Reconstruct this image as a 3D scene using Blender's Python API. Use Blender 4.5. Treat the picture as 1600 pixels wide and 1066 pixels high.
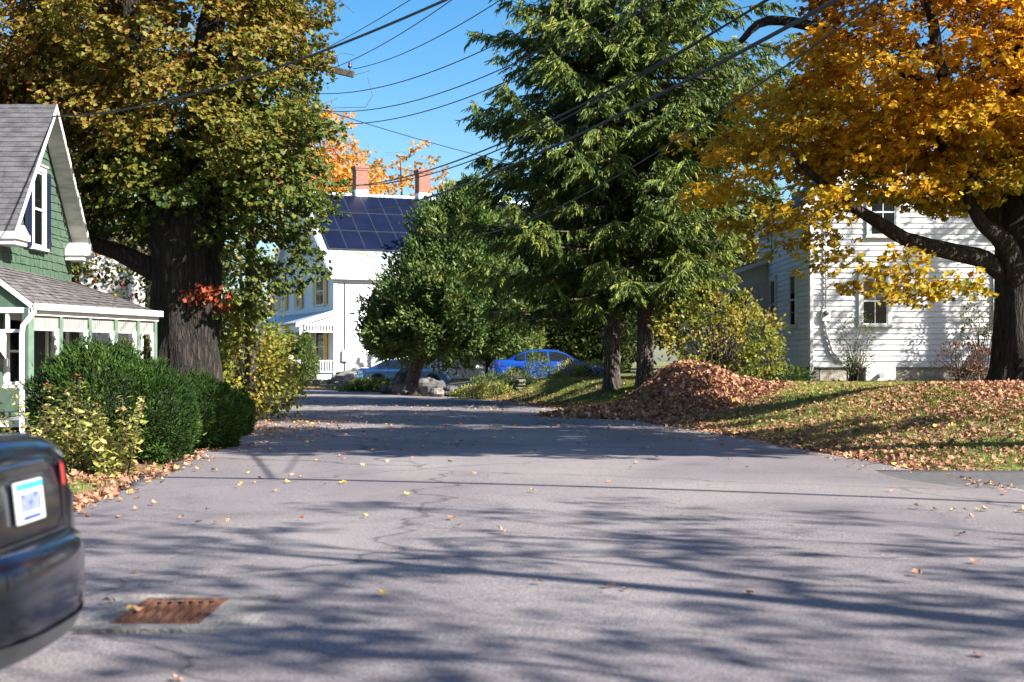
import bpy, math, random
import numpy as np
from mathutils import Vector, Matrix
R = math.radians
random.seed(7)
rng = np.random.default_rng(11)
sc = bpy.context.scene
for o in list(bpy.data.objects):
    bpy.data.objects.remove(o, do_unlink=True)
col = sc.collection

# ------------------------------------------------------------------ camera, sky, sun
CAM_Z = 1.45
cd = bpy.data.cameras.new("camera")
cam = bpy.data.objects.new("camera", cd); col.objects.link(cam)
cam.location = (0, 0, CAM_Z); cam.rotation_euler = (R(90), 0, 0)
cd.sensor_width = 36.0; cd.lens = 50.0; cd.shift_y = 0.02
cd.clip_start = 0.1; cd.clip_end = 3000
cd.dof.use_dof = True; cd.dof.focus_distance = 27.0; cd.dof.aperture_fstop = 2.6
sc.camera = cam
SUN_AZ, SUN_EL = 122.0, 33.0          # azimuth clockwise from +Y
sdir = Vector((math.sin(R(SUN_AZ))*math.cos(R(SUN_EL)), math.cos(R(SUN_AZ))*math.cos(R(SUN_EL)), math.sin(R(SUN_EL))))
w = bpy.data.worlds.new("World"); sc.world = w; w.use_nodes = True
wn = w.node_tree; bg = wn.nodes["Background"]
sky = wn.nodes.new("ShaderNodeTexSky"); sky.sky_type = 'NISHITA'; sky.sun_disc = False
sky.sun_elevation = R(SUN_EL); sky.sun_rotation = R(SUN_AZ)
sky.air_density = 1.0; sky.dust_density = 1.3; sky.ozone_density = 2.0; sky.altitude = 100
hs = wn.nodes.new('ShaderNodeHueSaturation'); hs.inputs['Saturation'].default_value = 1.45
wn.links.new(sky.outputs[0], hs.inputs['Color']); wn.links.new(hs.outputs[0], bg.inputs[0]); bg.inputs[1].default_value = 0.067
sl = bpy.data.lights.new("sun", 'SUN'); sl.energy = 5.0; sl.angle = R(0.5); sl.color = (1.0, 0.945, 0.86)
sun = bpy.data.objects.new("sun", sl); col.objects.link(sun)
sun.rotation_euler = sdir.to_track_quat('Z', 'Y').to_euler(); sun.location = (20, -20, 30)
sc.view_settings.view_transform = 'Standard'; sc.view_settings.look = 'None'
sc.view_settings.exposure = 1.62; sc.view_settings.gamma = 1.0
sc.cycles.use_denoising = True
sc.cycles.max_bounces = 6; sc.cycles.diffuse_bounces = 3; sc.cycles.transparent_max_bounces = 8

# ------------------------------------------------------------------ materials
def new_mat(name):
    m = bpy.data.materials.new(name); m.use_nodes = True
    return m, m.node_tree, m.node_tree.nodes["Principled BSDF"]
def mk(name, c1, c2=None, rough=.7, scale=3.0, detail=6, bump=0.0, bscale=None, metal=0.0, spec=.5, coat=0.0, ramp=(.35, .65), stretch=(1, 1, 1)):
    m, nt, b = new_mat(name)
    b.inputs["Roughness"].default_value = rough; b.inputs["Metallic"].default_value = metal
    b.inputs["Specular IOR Level"].default_value = spec; b.inputs["Coat Weight"].default_value = coat
    b.inputs["Coat Roughness"].default_value = .06
    b.inputs["Base Color"].default_value = (*c1, 1)
    if c2 or bump:
        tc = nt.nodes.new("ShaderNodeTexCoord"); mp = nt.nodes.new("ShaderNodeMapping")
        mp.inputs["Scale"].default_value = stretch
        nt.links.new(tc.outputs["Object"], mp.inputs[0])
        if c2:
            n = nt.nodes.new("ShaderNodeTexNoise"); n.inputs["Scale"].default_value = scale; n.inputs["Detail"].default_value = detail
            nt.links.new(mp.outputs[0], n.inputs["Vector"])
            cr = nt.nodes.new("ShaderNodeValToRGB")
            cr.color_ramp.elements[0].position = ramp[0]; cr.color_ramp.elements[1].position = ramp[1]
            cr.color_ramp.elements[0].color = (*c1, 1); cr.color_ramp.elements[1].color = (*c2, 1)
            nt.links.new(n.outputs[0], cr.inputs[0]); nt.links.new(cr.outputs[0], b.inputs["Base Color"])
        if bump:
            n2 = nt.nodes.new("ShaderNodeTexNoise"); n2.inputs["Scale"].default_value = bscale or scale*4; n2.inputs["Detail"].default_value = 8
            nt.links.new(mp.outputs[0], n2.inputs["Vector"])
            bp = nt.nodes.new("ShaderNodeBump"); bp.inputs["Strength"].default_value = bump; bp.inputs["Distance"].default_value = .05
            nt.links.new(n2.outputs[0], bp.inputs["Height"]); nt.links.new(bp.outputs[0], b.inputs["Normal"])
    return m
def leaf_mat(name, stops, trans=.35, rough=.55, spec=.35):
    m, nt, b = new_mat(name)
    at = nt.nodes.new("ShaderNodeAttribute"); at.attribute_name = "tint"
    cr = nt.nodes.new("ShaderNodeValToRGB"); e = cr.color_ramp.elements
    e[0].position = stops[0][0]; e[0].color = (*stops[0][1], 1)
    e[1].position = stops[-1][0]; e[1].color = (*stops[-1][1], 1)
    for p, c in stops[1:-1]:
        x = e.new(p); x.color = (*c, 1)
    nt.links.new(at.outputs["Fac"], cr.inputs[0]); nt.links.new(cr.outputs[0], b.inputs["Base Color"])
    b.inputs["Roughness"].default_value = rough; b.inputs["Specular IOR Level"].default_value = spec
    tr = nt.nodes.new("ShaderNodeBsdfTranslucent"); nt.links.new(cr.outputs[0], tr.inputs[0])
    mx = nt.nodes.new("ShaderNodeMixShader"); mx.inputs[0].default_value = trans
    out = nt.nodes["Material Output"]
    nt.links.new(b.outputs[0], mx.inputs[1]); nt.links.new(tr.outputs[0], mx.inputs[2]); nt.links.new(mx.outputs[0], out.inputs[0])
    return m
M = {}
def asphalt_mat():
    m, nt, b = new_mat("asphalt")
    L = nt.links.new; N = nt.nodes.new
    tc = N("ShaderNodeTexCoord")
    def noise(s, d, stretch=None, dist=0):
        n = N("ShaderNodeTexNoise"); n.inputs["Scale"].default_value = s; n.inputs["Detail"].default_value = d; n.inputs["Distortion"].default_value = dist
        if stretch:
            mp = N("ShaderNodeMapping"); mp.inputs["Scale"].default_value = stretch; L(tc.outputs["Object"], mp.inputs[0]); L(mp.outputs[0], n.inputs["Vector"])
        else: L(tc.outputs["Object"], n.inputs["Vector"])
        return n
    def ramp(src, p0, c0, p1, c1):
        r = N("ShaderNodeValToRGB"); r.color_ramp.elements[0].position = p0; r.color_ramp.elements[1].position = p1
        r.color_ramp.elements[0].color = (*c0, 1); r.color_ramp.elements[1].color = (*c1, 1); L(src, r.inputs[0]); return r
    def mix(a, bb, fac=1.0, mode='MULTIPLY'):
        x = N("ShaderNodeMixRGB"); x.blend_type = mode; x.inputs[0].default_value = fac; L(a, x.inputs[1]); L(bb, x.inputs[2]); return x
    big = ramp(noise(.35, 5).outputs[0], .3, (.182, .164, .170), .7, (.240, .219, .222))
    trk = ramp(noise(.5, 4, (1, .12, 1)).outputs[0], .35, (.86, .86, .88), .65, (1.06, 1.05, 1.03))
    fine = ramp(noise(75, 3).outputs[0], .34, (.50, .50, .52), .66, (1.42, 1.40, 1.36))
    c = mix(mix(big.outputs[0], trk.outputs[0]).outputs[0], fine.outputs[0])
    # cracks: thin dark seams with tar
    vo = N("ShaderNodeTexVoronoi"); vo.feature = 'DISTANCE_TO_EDGE'; vo.inputs["Scale"].default_value = .16
    dn = noise(1.2, 4); ad = N("ShaderNodeVectorMath"); ad.operation = 'MULTIPLY_ADD'
    L(dn.outputs["Color"], ad.inputs[0]); ad.inputs[1].default_value = (1.1, 1.1, 0); L(tc.outputs["Object"], ad.inputs[2]); L(ad.outputs[0], vo.inputs["Vector"])
    cr = ramp(vo.outputs["Distance"], .0, (.35, .35, .37), .006, (1, 1, 1))
    patch = ramp(noise(.13, 2, (1, .45, 1), .8).outputs[0], .47, (.80, .80, .83), .50, (1.04, 1.04, 1.03))
    stain = ramp(noise(1.1, 5).outputs[0], .30, (.70, .69, .70), .42, (1, 1, 1))
    grit = ramp(noise(260, 2).outputs[0], .60, (1, 1, 1), .68, (1.55, 1.5, 1.45))
    vo2 = N("ShaderNodeTexVoronoi"); vo2.feature = 'DISTANCE_TO_EDGE'; vo2.inputs["Scale"].default_value = .55; L(ad.outputs[0], vo2.inputs["Vector"])
    cr2 = ramp(vo2.outputs["Distance"], .0, (.45, .45, .47), .008, (1, 1, 1))
    c = mix(mix(mix(c.outputs[0], patch.outputs[0], .7).outputs[0], stain.outputs[0], .6).outputs[0], grit.outputs[0], .8)
    c = mix(c.outputs[0], cr2.outputs[0], .45)
    c2 = mix(c.outputs[0], cr.outputs[0], .9)
    L(c2.outputs[0], b.inputs["Base Color"])
    b.inputs["Roughness"].default_value = .82; b.inputs["Specular IOR Level"].default_value = .35
    bp = N("ShaderNodeBump"); bp.inputs["Strength"].default_value = .55; bp.inputs["Distance"].default_value = .012
    L(noise(110, 4).outputs[0], bp.inputs["Height"]); L(bp.outputs[0], b.inputs["Normal"])
    return m
M['asphalt'] = asphalt_mat()
M['driveway'] = mk("driveway_asphalt", (.07, .068, .07), (.12, .115, .115), rough=.85, scale=8, bump=.5, bscale=60)
M['gravel'] = mk("gravel", (.22, .19, .17), (.42, .38, .35), rough=.9, scale=22, bump=.8, bscale=60)
M['white'] = mk("white_paint", (.60, .59, .60), (.54, .53, .54), rough=.5, scale=1.2, bump=.05, bscale=20)
M['white_trim'] = mk("white_trim", (.64, .64, .64), (.58, .57, .56), rough=.45, scale=2.5)
M['farm_white'] = mk("farmhouse_white", (.68, .68, .69), (.62, .62, .63), rough=.5, scale=.8)
M['dark_glass'] = mk("window_glass", (.006, .007, .008), rough=.06, spec=.22)
M['blind'] = mk("window_blind", (.17, .12, .09), (.11, .075, .055), rough=.6, scale=3)
M['foundation'] = mk("stone_foundation", (.23, .20, .16), (.42, .38, .32), rough=.95, scale=3.5, bump=.8, bscale=9)
M['shingle_roof'] = mk("roof_shingles", (.055, .053, .06), (.105, .10, .108), rough=.9, scale=4, bump=.4, bscale=30, stretch=(1, 1, 2))
M['metal_roof'] = mk("metal_roof", (.46, .52, .55), (.60, .65, .67), rough=.38, metal=.35, scale=1.5)
M['green'] = mk("green_paint", (.045, .085, .055), (.062, .108, .070), rough=.65, scale=6)
M['green_dark'] = mk("green_trim", (.06, .10, .07), (.08, .125, .09), rough=.6, scale=4)
M['soffit'] = mk("weathered_soffit", (.52, .50, .47), (.36, .34, .31), rough=.8, scale=2.5, stretch=(1, 5, 1))
M['navy'] = mk("navy_paint", (.008, .013, .04), rough=.5)
M['yellow_shutter'] = mk("yellow_shutter", (.72, .42, .07), (.62, .36, .06), rough=.6, scale=5)
M['black_rubber'] = mk("rubber", (.02, .02, .021), rough=.8)
M['dark'] = mk("dark_void", (.012, .012, .013), rough=.9)
M['wire'] = mk("black_cable", (.02, .02, .022), rough=.6)
M['wood_pole'] = mk("weathered_pole", (.045, .038, .032), (.085, .07, .058), rough=.9, scale=3, stretch=(6, 6, .6), bump=.4, bscale=10)
M['iron'] = mk("rusty_iron", (.06, .026, .016), (.17, .065, .03), rough=.85, scale=14, bump=.6, bscale=60)
M['concrete'] = mk("concrete", (.10, .09, .09), (.24, .225, .205), rough=.9, scale=5, bump=.5, bscale=40)
M['rock'] = mk("grey_rock", (.09, .08, .072), (.21, .195, .18), rough=.95, scale=2.5, bump=.9, bscale=7)
M['rock2'] = mk("slate_rock", (.06, .056, .058), (.15, .14, .14), rough=.95, scale=3, bump=.9, bscale=8)
M['steel'] = mk("galvanised_metal", (.45, .46, .47), (.55, .56, .57), rough=.45, metal=.6, scale=6)
M['plastic_grey'] = mk("grey_plastic", (.06, .065, .07), rough=.5)
def brick_mat():
    m, nt, b = new_mat("brick"); tc = nt.nodes.new("ShaderNodeTexCoord")
    mp = nt.nodes.new("ShaderNodeMapping"); mp.inputs["Rotation"].default_value = (R(90), 0, 0)
    br = nt.nodes.new("ShaderNodeTexBrick"); br.inputs["Scale"].default_value = 4.2
    br.inputs["Color1"].default_value = (.27, .10, .065, 1); br.inputs["Color2"].default_value = (.19, .06, .042, 1); br.inputs["Mortar"].default_value = (.30, .25, .22, 1)
    br.inputs["Mortar Size"].default_value = .018
    sx = nt.nodes.new("ShaderNodeSeparateXYZ"); cx = nt.nodes.new("ShaderNodeCombineXYZ"); ad = nt.nodes.new("ShaderNodeMath"); ad.operation = 'ADD'
    nt.links.new(tc.outputs["Object"], sx.inputs[0]); nt.links.new(sx.outputs[0], ad.inputs[0]); nt.links.new(sx.outputs[1], ad.inputs[1])
    nt.links.new(ad.outputs[0], cx.inputs[0]); nt.links.new(sx.outputs[2], cx.inputs[1]); nt.links.new(cx.outputs[0], br.inputs[0])
    nt.links.new(br.outputs[0], b.inputs["Base Color"]); b.inputs["Roughness"].default_value = .9
    return m
M['brick'] = brick_mat()
def bark(name, c1, c2, sc_=1.0, bump=1.0):
    m, nt, b = new_mat(name); L = nt.links.new
    tc = nt.nodes.new("ShaderNodeTexCoord"); mp = nt.nodes.new("ShaderNodeMapping"); mp.inputs["Scale"].default_value = (7*sc_, 7*sc_, 1.1*sc_)
    L(tc.outputs["Object"], mp.inputs[0])
    n = nt.nodes.new("ShaderNodeTexNoise"); n.inputs["Scale"].default_value = 2.2; n.inputs["Detail"].default_value = 9; n.inputs["Distortion"].default_value = .6
    L(mp.outputs[0], n.inputs["Vector"])
    cr = nt.nodes.new("ShaderNodeValToRGB"); cr.color_ramp.elements[0].position = .36; cr.color_ramp.elements[1].position = .66
    cr.color_ramp.elements[0].color = (*c1, 1); cr.color_ramp.elements[1].color = (*c2, 1)
    L(n.outputs[0], cr.inputs[0]); L(cr.outputs[0], b.inputs["Base Color"]); b.inputs["Roughness"].default_value = .95
    mp2 = nt.nodes.new("ShaderNodeMapping"); mp2.inputs["Scale"].default_value = (11*sc_, 11*sc_, 1.9*sc_); L(tc.outputs["Object"], mp2.inputs[0])
    dn = nt.nodes.new("ShaderNodeTexNoise"); dn.inputs["Scale"].default_value = 1.5; dn.inputs["Detail"].default_value = 5; L(mp2.outputs[0], dn.inputs["Vector"])
    am = nt.nodes.new("ShaderNodeVectorMath"); am.operation = 'MULTIPLY_ADD'; L(dn.outputs["Color"], am.inputs[0]); am.inputs[1].default_value = (1.3, 1.3, 1.3); L(mp2.outputs[0], am.inputs[2])
    vo = nt.nodes.new("ShaderNodeTexVoronoi"); vo.feature = 'DISTANCE_TO_EDGE'; vo.inputs["Scale"].default_value = 1.0; L(am.outputs[0], vo.inputs["Vector"])
    vr = nt.nodes.new("ShaderNodeValToRGB"); vr.color_ramp.elements[1].position = .22; L(vo.outputs["Distance"], vr.inputs[0])
    mm = nt.nodes.new("ShaderNodeMixRGB"); mm.blend_type = 'MULTIPLY'; mm.inputs[0].default_value = .6; L(cr.outputs[0], mm.inputs[1]); L(vr.outputs[0], mm.inputs[2]); L(mm.outputs[0], b.inputs["Base Color"])
    hh = nt.nodes.new("ShaderNodeMath"); hh.operation = 'MULTIPLY_ADD'; hh.inputs[1].default_value = .35; L(n.outputs[0], hh.inputs[0]); L(vr.outputs[0], hh.inputs[2])
    bp = nt.nodes.new("ShaderNodeBump"); bp.inputs["Strength"].default_value = bump; bp.inputs["Distance"].default_value = .05
    L(hh.outputs[0], bp.inputs["Height"]); L(bp.outputs[0], b.inputs["Normal"])
    return m
M['bark'] = bark("maple_bark", (.010, .008, .0065), (.045, .034, .026))
M['bark_light'] = bark("spruce_bark", (.05, .04, .034), (.19, .16, .14))
M['twig'] = mk("twig_bark", (.045, .034, .027), (.10, .08, .065), rough=.95, scale=6)
M['maple_green'] = leaf_mat("maple_leaves", [(0, (.018, .036, .008)), (.22, (.048, .085, .013)), (.42, (.125, .145, .020)), (.60, (.235, .165, .024)), (.76, (.235, .10, .020)), (.9, (.13, .05, .015)), (1, (.36, .05, .015))], trans=.36)
M['maple_gold'] = leaf_mat("gold_maple_leaves", [(0, (.08, .11, .014)), (.2, (.24, .22, .02)), (.4, (.58, .37, .022)), (.65, (.68, .34, .018)), (.85, (.34, .135, .012)), (1, (.17, .06, .010))], trans=.5)  # last two stops darkened to paint shade into the upper crown
M['spruce'] = leaf_mat("spruce_needles", [(0, (.020, .040, .014)), (.4, (.064, .11, .022)), (.72, (.16, .21, .032)), (1, (.28, .29, .045))], trans=.2)
M['cedar'] = leaf_mat("cedar_foliage", [(0, (.02, .045, .014)), (.4, (.065, .12, .025)), (.75, (.16, .22, .05)), (1, (.28, .20, .08))], trans=.2)
M['yew'] = leaf_mat("yew_foliage", [(0, (.010, .026, .006)), (.5, (.026, .058, .010)), (.8, (.06, .115, .018)), (1, (.13, .19, .03))], trans=.15, rough=.7, spec=.15)
M['shrub_yellow'] = leaf_mat("yellow_shrub_leaves", [(0, (.06, .10, .018)), (.4, (.18, .21, .03)), (.75, (.36, .29, .04)), (1, (.42, .22, .09))], trans=.4)
M['shrub_green'] = leaf_mat("shrub_leaves", [(0, (.03, .06, .016)), (.5, (.09, .14, .03)), (1, (.25, .26, .05))], trans=.35)
M['shrub_red'] = leaf_mat("red_shrub_leaves", [(0, (.10, .03, .02)), (.5, (.24, .07, .035)), (1, (.33, .16, .07))], trans=.3)
M['orange_tree'] = leaf_mat("orange_leaves", [(0, (.45, .25, .04)), (.5, (.66, .33, .045)), (1, (.72, .25, .04))], trans=.4)
M['litter'] = leaf_mat("dry_leaves", [(0, (.13, .055, .03)), (.4, (.28, .13, .075)), (.75, (.42, .22, .13)), (.93, (.55, .34, .20)), (1, (.62, .42, .08))], trans=.1, rough=.7)
M['grass'] = leaf_mat("grass_blades", [(0, (.05, .095, .015)), (.5, (.15, .20, .03)), (1, (.33, .32, .07))], trans=.3)
M['flower_plant'] = leaf_mat("flower_plant_leaves", [(0, (.07, .12, .025)), (.45, (.28, .32, .06)), (1, (.60, .46, .18))], trans=.35)
M['dark_green'] = leaf_mat("dark_wood_leaves", [(0, (.012, .025, .008)), (.6, (.045, .07, .016)), (1, (.16, .16, .03))], trans=.25)

# ------------------------------------------------------------------ object helpers
def tag(o, label=None, cat=None, group=None, kind=None):
    if label: o['label'] = label
    if cat: o['category'] = cat
    if group: o['group'] = group
    if kind: o['kind'] = kind
    return o
def empty(name, loc=(0, 0, 0), rz=0, label=None, cat=None, group=None):
    o = bpy.data.objects.new(name, None); col.objects.link(o); o.location = loc; o.rotation_euler = (0, 0, rz); o.empty_display_size = .3
    return tag(o, label, cat, group)
def link(name, me, mat, parent=None, loc=None, rz=0):
    o = bpy.data.objects.new(name, me); col.objects.link(o)
    if mat is not None and not me.materials: me.materials.append(mat)
    if parent: o.parent = parent
    if loc is not None: o.location = loc
    if rz: o.rotation_euler = (0, 0, rz)
    return o
def np_mesh(name, V, F, tint=None, smooth=False):
    """V (n,3); F (m,k) equal-sized faces"""
    me = bpy.data.meshes.new(name); V = np.ascontiguousarray(V, dtype=np.float32); F = np.ascontiguousarray(F, dtype=np.int32)
    me.vertices.add(len(V)); me.vertices.foreach_set("co", V.ravel())
    me.loops.add(F.size); me.loops.foreach_set("vertex_index", F.ravel())
    me.polygons.add(len(F)); me.polygons.foreach_set("loop_start", np.arange(0, F.size, F.shape[1], dtype=np.int32))
    me.polygons.foreach_set("use_smooth", np.full(len(F), smooth, dtype=bool))
    me.update(calc_edges=True)
    if tint is not None:
        a = me.attributes.new("tint", 'FLOAT', 'FACE'); a.data.foreach_set("value", np.ascontiguousarray(np.clip(tint, 0, 1), dtype=np.float32))
    return me
class MB:
    def __init__(s): s.v = []; s.f = []
    def add(s, vs, fs):
        n = len(s.v); s.v += [tuple(x) for x in vs]; s.f += [tuple(i+n for i in f) for f in fs]; return s
    def quad(s, a, b, c, d): return s.add([a, b, c, d], [(0, 1, 2, 3)])
    def hexa(s, p): return s.add(p, [(0, 3, 2, 1), (4, 5, 6, 7), (0, 1, 5, 4), (1, 2, 6, 5), (2, 3, 7, 6), (3, 0, 4, 7)])
    def box(s, x0, x1, y0, y1, z0, z1):
        return s.hexa([(x0, y0, z0), (x1, y0, z0), (x1, y1, z0), (x0, y1, z0), (x0, y0, z1), (x1, y0, z1), (x1, y1, z1), (x0, y1, z1)])
    def slab(s, q, t):
        """quad q with thickness t below"""
        a, b, c, d = [Vector(p) for p in q]; n = (b-a).cross(d-a).normalized()
        if n.z < 0: n = -n
        lo = [p-n*t for p in (a, b, c, d)]
        return s.hexa([*lo, a, b, c, d])
    def tube(s, pts, rad, n=8, cap=True):
        pts = [Vector(p) for p in pts]
        if not hasattr(rad, '__len__'): rad = [rad]*len(pts)
        rings = []; base = len(s.v); up = Vector((0, 0, 1)); prev = None
        for i, p in enumerate(pts):
            d = (pts[min(i+1, len(pts)-1)]-pts[max(i-1, 0)]).normalized()
            if prev is None:
                a = d.orthogonal().normalized()
            else:
                a = (prev-d*prev.dot(d)).normalized()
            prev = a; b = d.cross(a)
            for k in range(n):
                t = 2*math.pi*k/n; s.v.append(tuple(p+(a*math.cos(t)+b*math.sin(t))*rad[i]))
        for i in range(len(pts)-1):
            for k in range(n):
                q = base+i*n; s.f.append((q+k, q+(k+1) % n, q+n+(k+1) % n, q+n+k))
        if cap:
            s.f.append(tuple(base+k for k in range(n))[::-1]); q = base+(len(pts)-1)*n; s.f.append(tuple(q+k for k in range(n)))
        return s
    def prism(s, poly, vec):
        n = len(poly); vec = Vector(vec); a = [Vector(p) for p in poly]; b = [p+vec for p in a]
        return s.add(a+b, [tuple(range(n))[::-1], tuple(range(n, 2*n))]+[(i, (i+1) % n, n+(i+1) % n, n+i) for i in range(n)])
    def build(s, name, mat, parent=None, smooth=False, bevel=0, loc=None, rz=0, autosm=False, seg=2):
        me = bpy.data.meshes.new(name); me.from_pydata(s.v, [], s.f)
        me.validate(); me.update()
        if smooth: me.polygons.foreach_set("use_smooth", [True]*len(me.polygons))
        o = link(name, me, mat, parent, loc, rz)
        if bevel:
            b = o.modifiers.new("bevel", 'BEVEL'); b.width = bevel; b.segments = seg; b.limit_method = 'ANGLE'; b.angle_limit = R(40)
        return o
def lathe(prof, n=24, axis='z'):
    V = []; F = []
    for (r, z) in prof:
        for k in range(n):
            t = 2*math.pi*k/n
            V.append((r*math.cos(t), r*math.sin(t), z) if axis == 'z' else (r*math.cos(t), z, r*math.sin(t)))
    m = len(prof)
    for i in range(m-1):
        for k in range(n):
            F.append((i*n+k, i*n+(k+1) % n, (i+1)*n+(k+1) % n, (i+1)*n+k))
    return V, F

# ------------------------------------------------------------------ value noise (numpy), for placing and shaping
_tab = rng.random((64, 64, 64)).astype(np.float32)
def vnoise(x, y, z=0.0, s=1.0):
    x, y, z = np.broadcast_arrays(np.asarray(x, float)*s, np.asarray(y, float)*s, np.asarray(z, float)*s)
    xi, yi, zi = np.floor(x).astype(int), np.floor(y).astype(int), np.floor(z).astype(int)
    fx, fy, fz = x-xi, y-yi, z-zi
    fx = fx*fx*(3-2*fx); fy = fy*fy*(3-2*fy); fz = fz*fz*(3-2*fz)
    def T(a, b, c): return _tab[(xi+a) & 63, (yi+b) & 63, (zi+c) & 63]
    r = 0
    for a in (0, 1):
        for b in (0, 1):
            for c in (0, 1):
                r = r+T(a, b, c)*(fx if a else 1-fx)*(fy if b else 1-fy)*(fz if c else 1-fz)
    return r
def sstep(t): t = np.clip(t, 0, 1); return t*t*(3-2*t)

# ------------------------------------------------------------------ terrain
CL = np.array([(1.2, -60, 6.5), (1.2, -12, 6.4), (1.2, 4, 5.9), (.9, 12, 5.4), (.4, 19, 5.0), (-.45, 26, 5.0), (-1.5, 33, 4.9), (-2.7, 41, 4.75), (-4.4, 49.5, 4.6), (-6.9, 58, 4.6),
               (-10.2, 65.5, 4.8), (-15.5, 72, 4.8), (-25, 78.5, 4.6), (-42, 85, 4.4), (-90, 98, 4.4)])
def _smooth(P, k=2):
    for _ in range(k):
        Q = [P[0]]
        for a, b in zip(P[:-1], P[1:]): Q += [a*.75+b*.25, a*.25+b*.75]
        Q.append(P[-1]); P = np.array(Q)
    return P
CLs = _smooth(CL)
def road_d(x, y):
    x = np.asarray(x, float); y = np.asarray(y, float)
    best = np.full(x.shape, 1e9); side = np.ones(x.shape)
    for (ax, ay, ah), (bx, by, bh) in zip(CLs[:-1], CLs[1:]):
        dx, dy = bx-ax, by-ay; L2 = dx*dx+dy*dy
        t = np.clip(((x-ax)*dx+(y-ay)*dy)/L2, 0, 1)
        px, py = ax+t*dx, ay+t*dy; d = np.hypot(x-px, y-py)-(ah+t*(bh-ah))
        s = np.sign((x-ax)*dy-(y-ay)*dx)
        m = d < best; best = np.where(m, d, best); side = np.where(m, s, side)
    return best, side
def ground_z(x, y):
    x = np.asarray(x, float); y = np.asarray(y, float)
    d, s = road_d(x, y)
    H = .80*sstep((x+5)/7)+.18*(1-sstep((x+5)/7))
    H = H*sstep((y-19.3)/5)
    wid = np.where(y < 40, 5.0, 5.0-2.4*sstep((y-40)/8))
    up = H*sstep(d/wid)+.22*sstep((d-8)/20)*sstep((y-19)/10)
    lf = .10*sstep(d/4)
    z = np.where(s > 0, up, lf)
    z = z+.05*(vnoise(x, y, 3, .5)-.5)*sstep(d/1.5)
    # slight mound under the right-hand maple
    z = z+.22*np.exp(-((x-10.9)**2+(y-29.5)**2)/9.0)*sstep(d/2)
    dip = 1-sstep((d-.05)/.5)
    drv = (x > 4) & (x < 60) & (y > 15.4) & (y < 19.4)
    z = np.where(drv, -.05, z)
    basin = ((x > -2.6) & (x < -1.3) & (y > 7.0) & (y < 9.1))
    z = z*(1-dip)-.05*dip
    return np.where(basin, -.45, z)
def gz(x, y): return float(ground_z(np.array([x]), np.array([y]))[0])
def axis(segs):
    out = []
    for a, b, st in segs: out.append(np.arange(a, b, st))
    return np.concatenate(out+[np.array([segs[-1][1]])])
xs = axis([(-900, -200, 100), (-200, -60, 20), (-60, -20, 4), (-20, 22, .35), (22, 60, 4), (60, 200, 20), (200, 900, 100)])
ys = axis([(-400, -60, 60), (-60, -4, 4), (-4, 60, .35), (60, 100, 1.0), (100, 200, 10), (200, 1400, 120)])
X, Y = np.meshgrid(xs, ys); Z = ground_z(X, Y)
nx, ny = len(xs), len(ys)
I = np.arange(nx*ny).reshape(ny, nx)
F = np.stack([I[:-1, :-1], I[:-1, 1:], I[1:, 1:], I[1:, :-1]], -1).reshape(-1, 4)
def ground_mat():
    m, nt, b = new_mat("lawn_and_soil"); L = nt.links.new; N = nt.nodes.new
    tc = N("ShaderNodeTexCoord")
    def noise(s, d):
        n = N("ShaderNodeTexNoise"); n.inputs["Scale"].default_value = s; n.inputs["Detail"].default_value = d; L(tc.outputs["Object"], n.inputs["Vector"]); return n
    def ramp(src, p0, c0, p1, c1):
        r = N("ShaderNodeValToRGB"); r.color_ramp.elements[0].position = p0; r.color_ramp.elements[1].position = p1
        r.color_ramp.elements[0].color = (*c0, 1); r.color_ramp.elements[1].color = (*c1, 1); L(src, r.inputs[0]); return r
    g = ramp(noise(9, 6).outputs[0], .35, (.07, .115, .02), .68, (.22, .23, .055))
    s = ramp(noise(14, 6).outputs[0], .35, (.11, .065, .04), .65, (.30, .19, .12))
    f = ramp(noise(.8, 5).outputs[0], .50, (0, 0, 0), .62, (1, 1, 1))
    mx = N("ShaderNodeMixRGB"); L(f.outputs[0], mx.inputs[0]); L(g.outputs[0], mx.inputs[1]); L(s.outputs[0], mx.inputs[2])
    L(mx.outputs[0], b.inputs["Base Color"]); b.inputs["Roughness"].default_value = .95
    bp = N("ShaderNodeBump"); bp.inputs["Strength"].default_value = .8; bp.inputs["Distance"].default_value = .04
    L(noise(40, 5).outputs[0], bp.inputs["Height"]); L(bp.outputs[0], b.inputs["Normal"])
    return m
M['ground'] = ground_mat()
tag(link("ground", np_mesh("ground", np.stack([X, Y, Z], -1).reshape(-1, 3), F, smooth=True), M['ground']), kind='structure')
# road sheet along the centre line
def strip(name, cl, mat, n=26, z0=0.0, crown=.05, skirt=.12, wob=.06, hole=None):
    P = cl; T = np.gradient(P[:, :2], axis=0); T /= np.linalg.norm(T, axis=1)[:, None]; Nn = np.stack([T[:, 1], -T[:, 0]], -1)
    ts = np.linspace(-1, 1, n); V = []
    for i, p in enumerate(P):
        row = []
        for j, t in enumerate(ts):
            e = (1+wob*(float(vnoise(p[1]*.9+ (50 if t > 0 else 0), i*.02, 1.0))-.5)*abs(t)**4)
            q = p[:2]+Nn[i]*t*p[2]*e
            row.append((q[0], q[1], z0+crown*(1-t*t)))
        row = [(row[0][0], row[0][1], row[0][2]-skirt)]+row+[(row[-1][0], row[-1][1], row[-1][2]-skirt)]
        V += row
    n2 = n+2; I = np.arange(len(P)*n2).reshape(len(P), n2)
    F = np.stack([I[:-1, :-1], I[:-1, 1:], I[1:, 1:], I[1:, :-1]], -1).reshape(-1, 4); V = np.array(V)
    if hole is not None:
        c = V[F].mean(1); k = hole(c[:, 0], c[:, 1]); F = F[~k]
    return tag(link(name, np_mesh(name, V, F, smooth=True), mat), kind='structure')
fine = []
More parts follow.
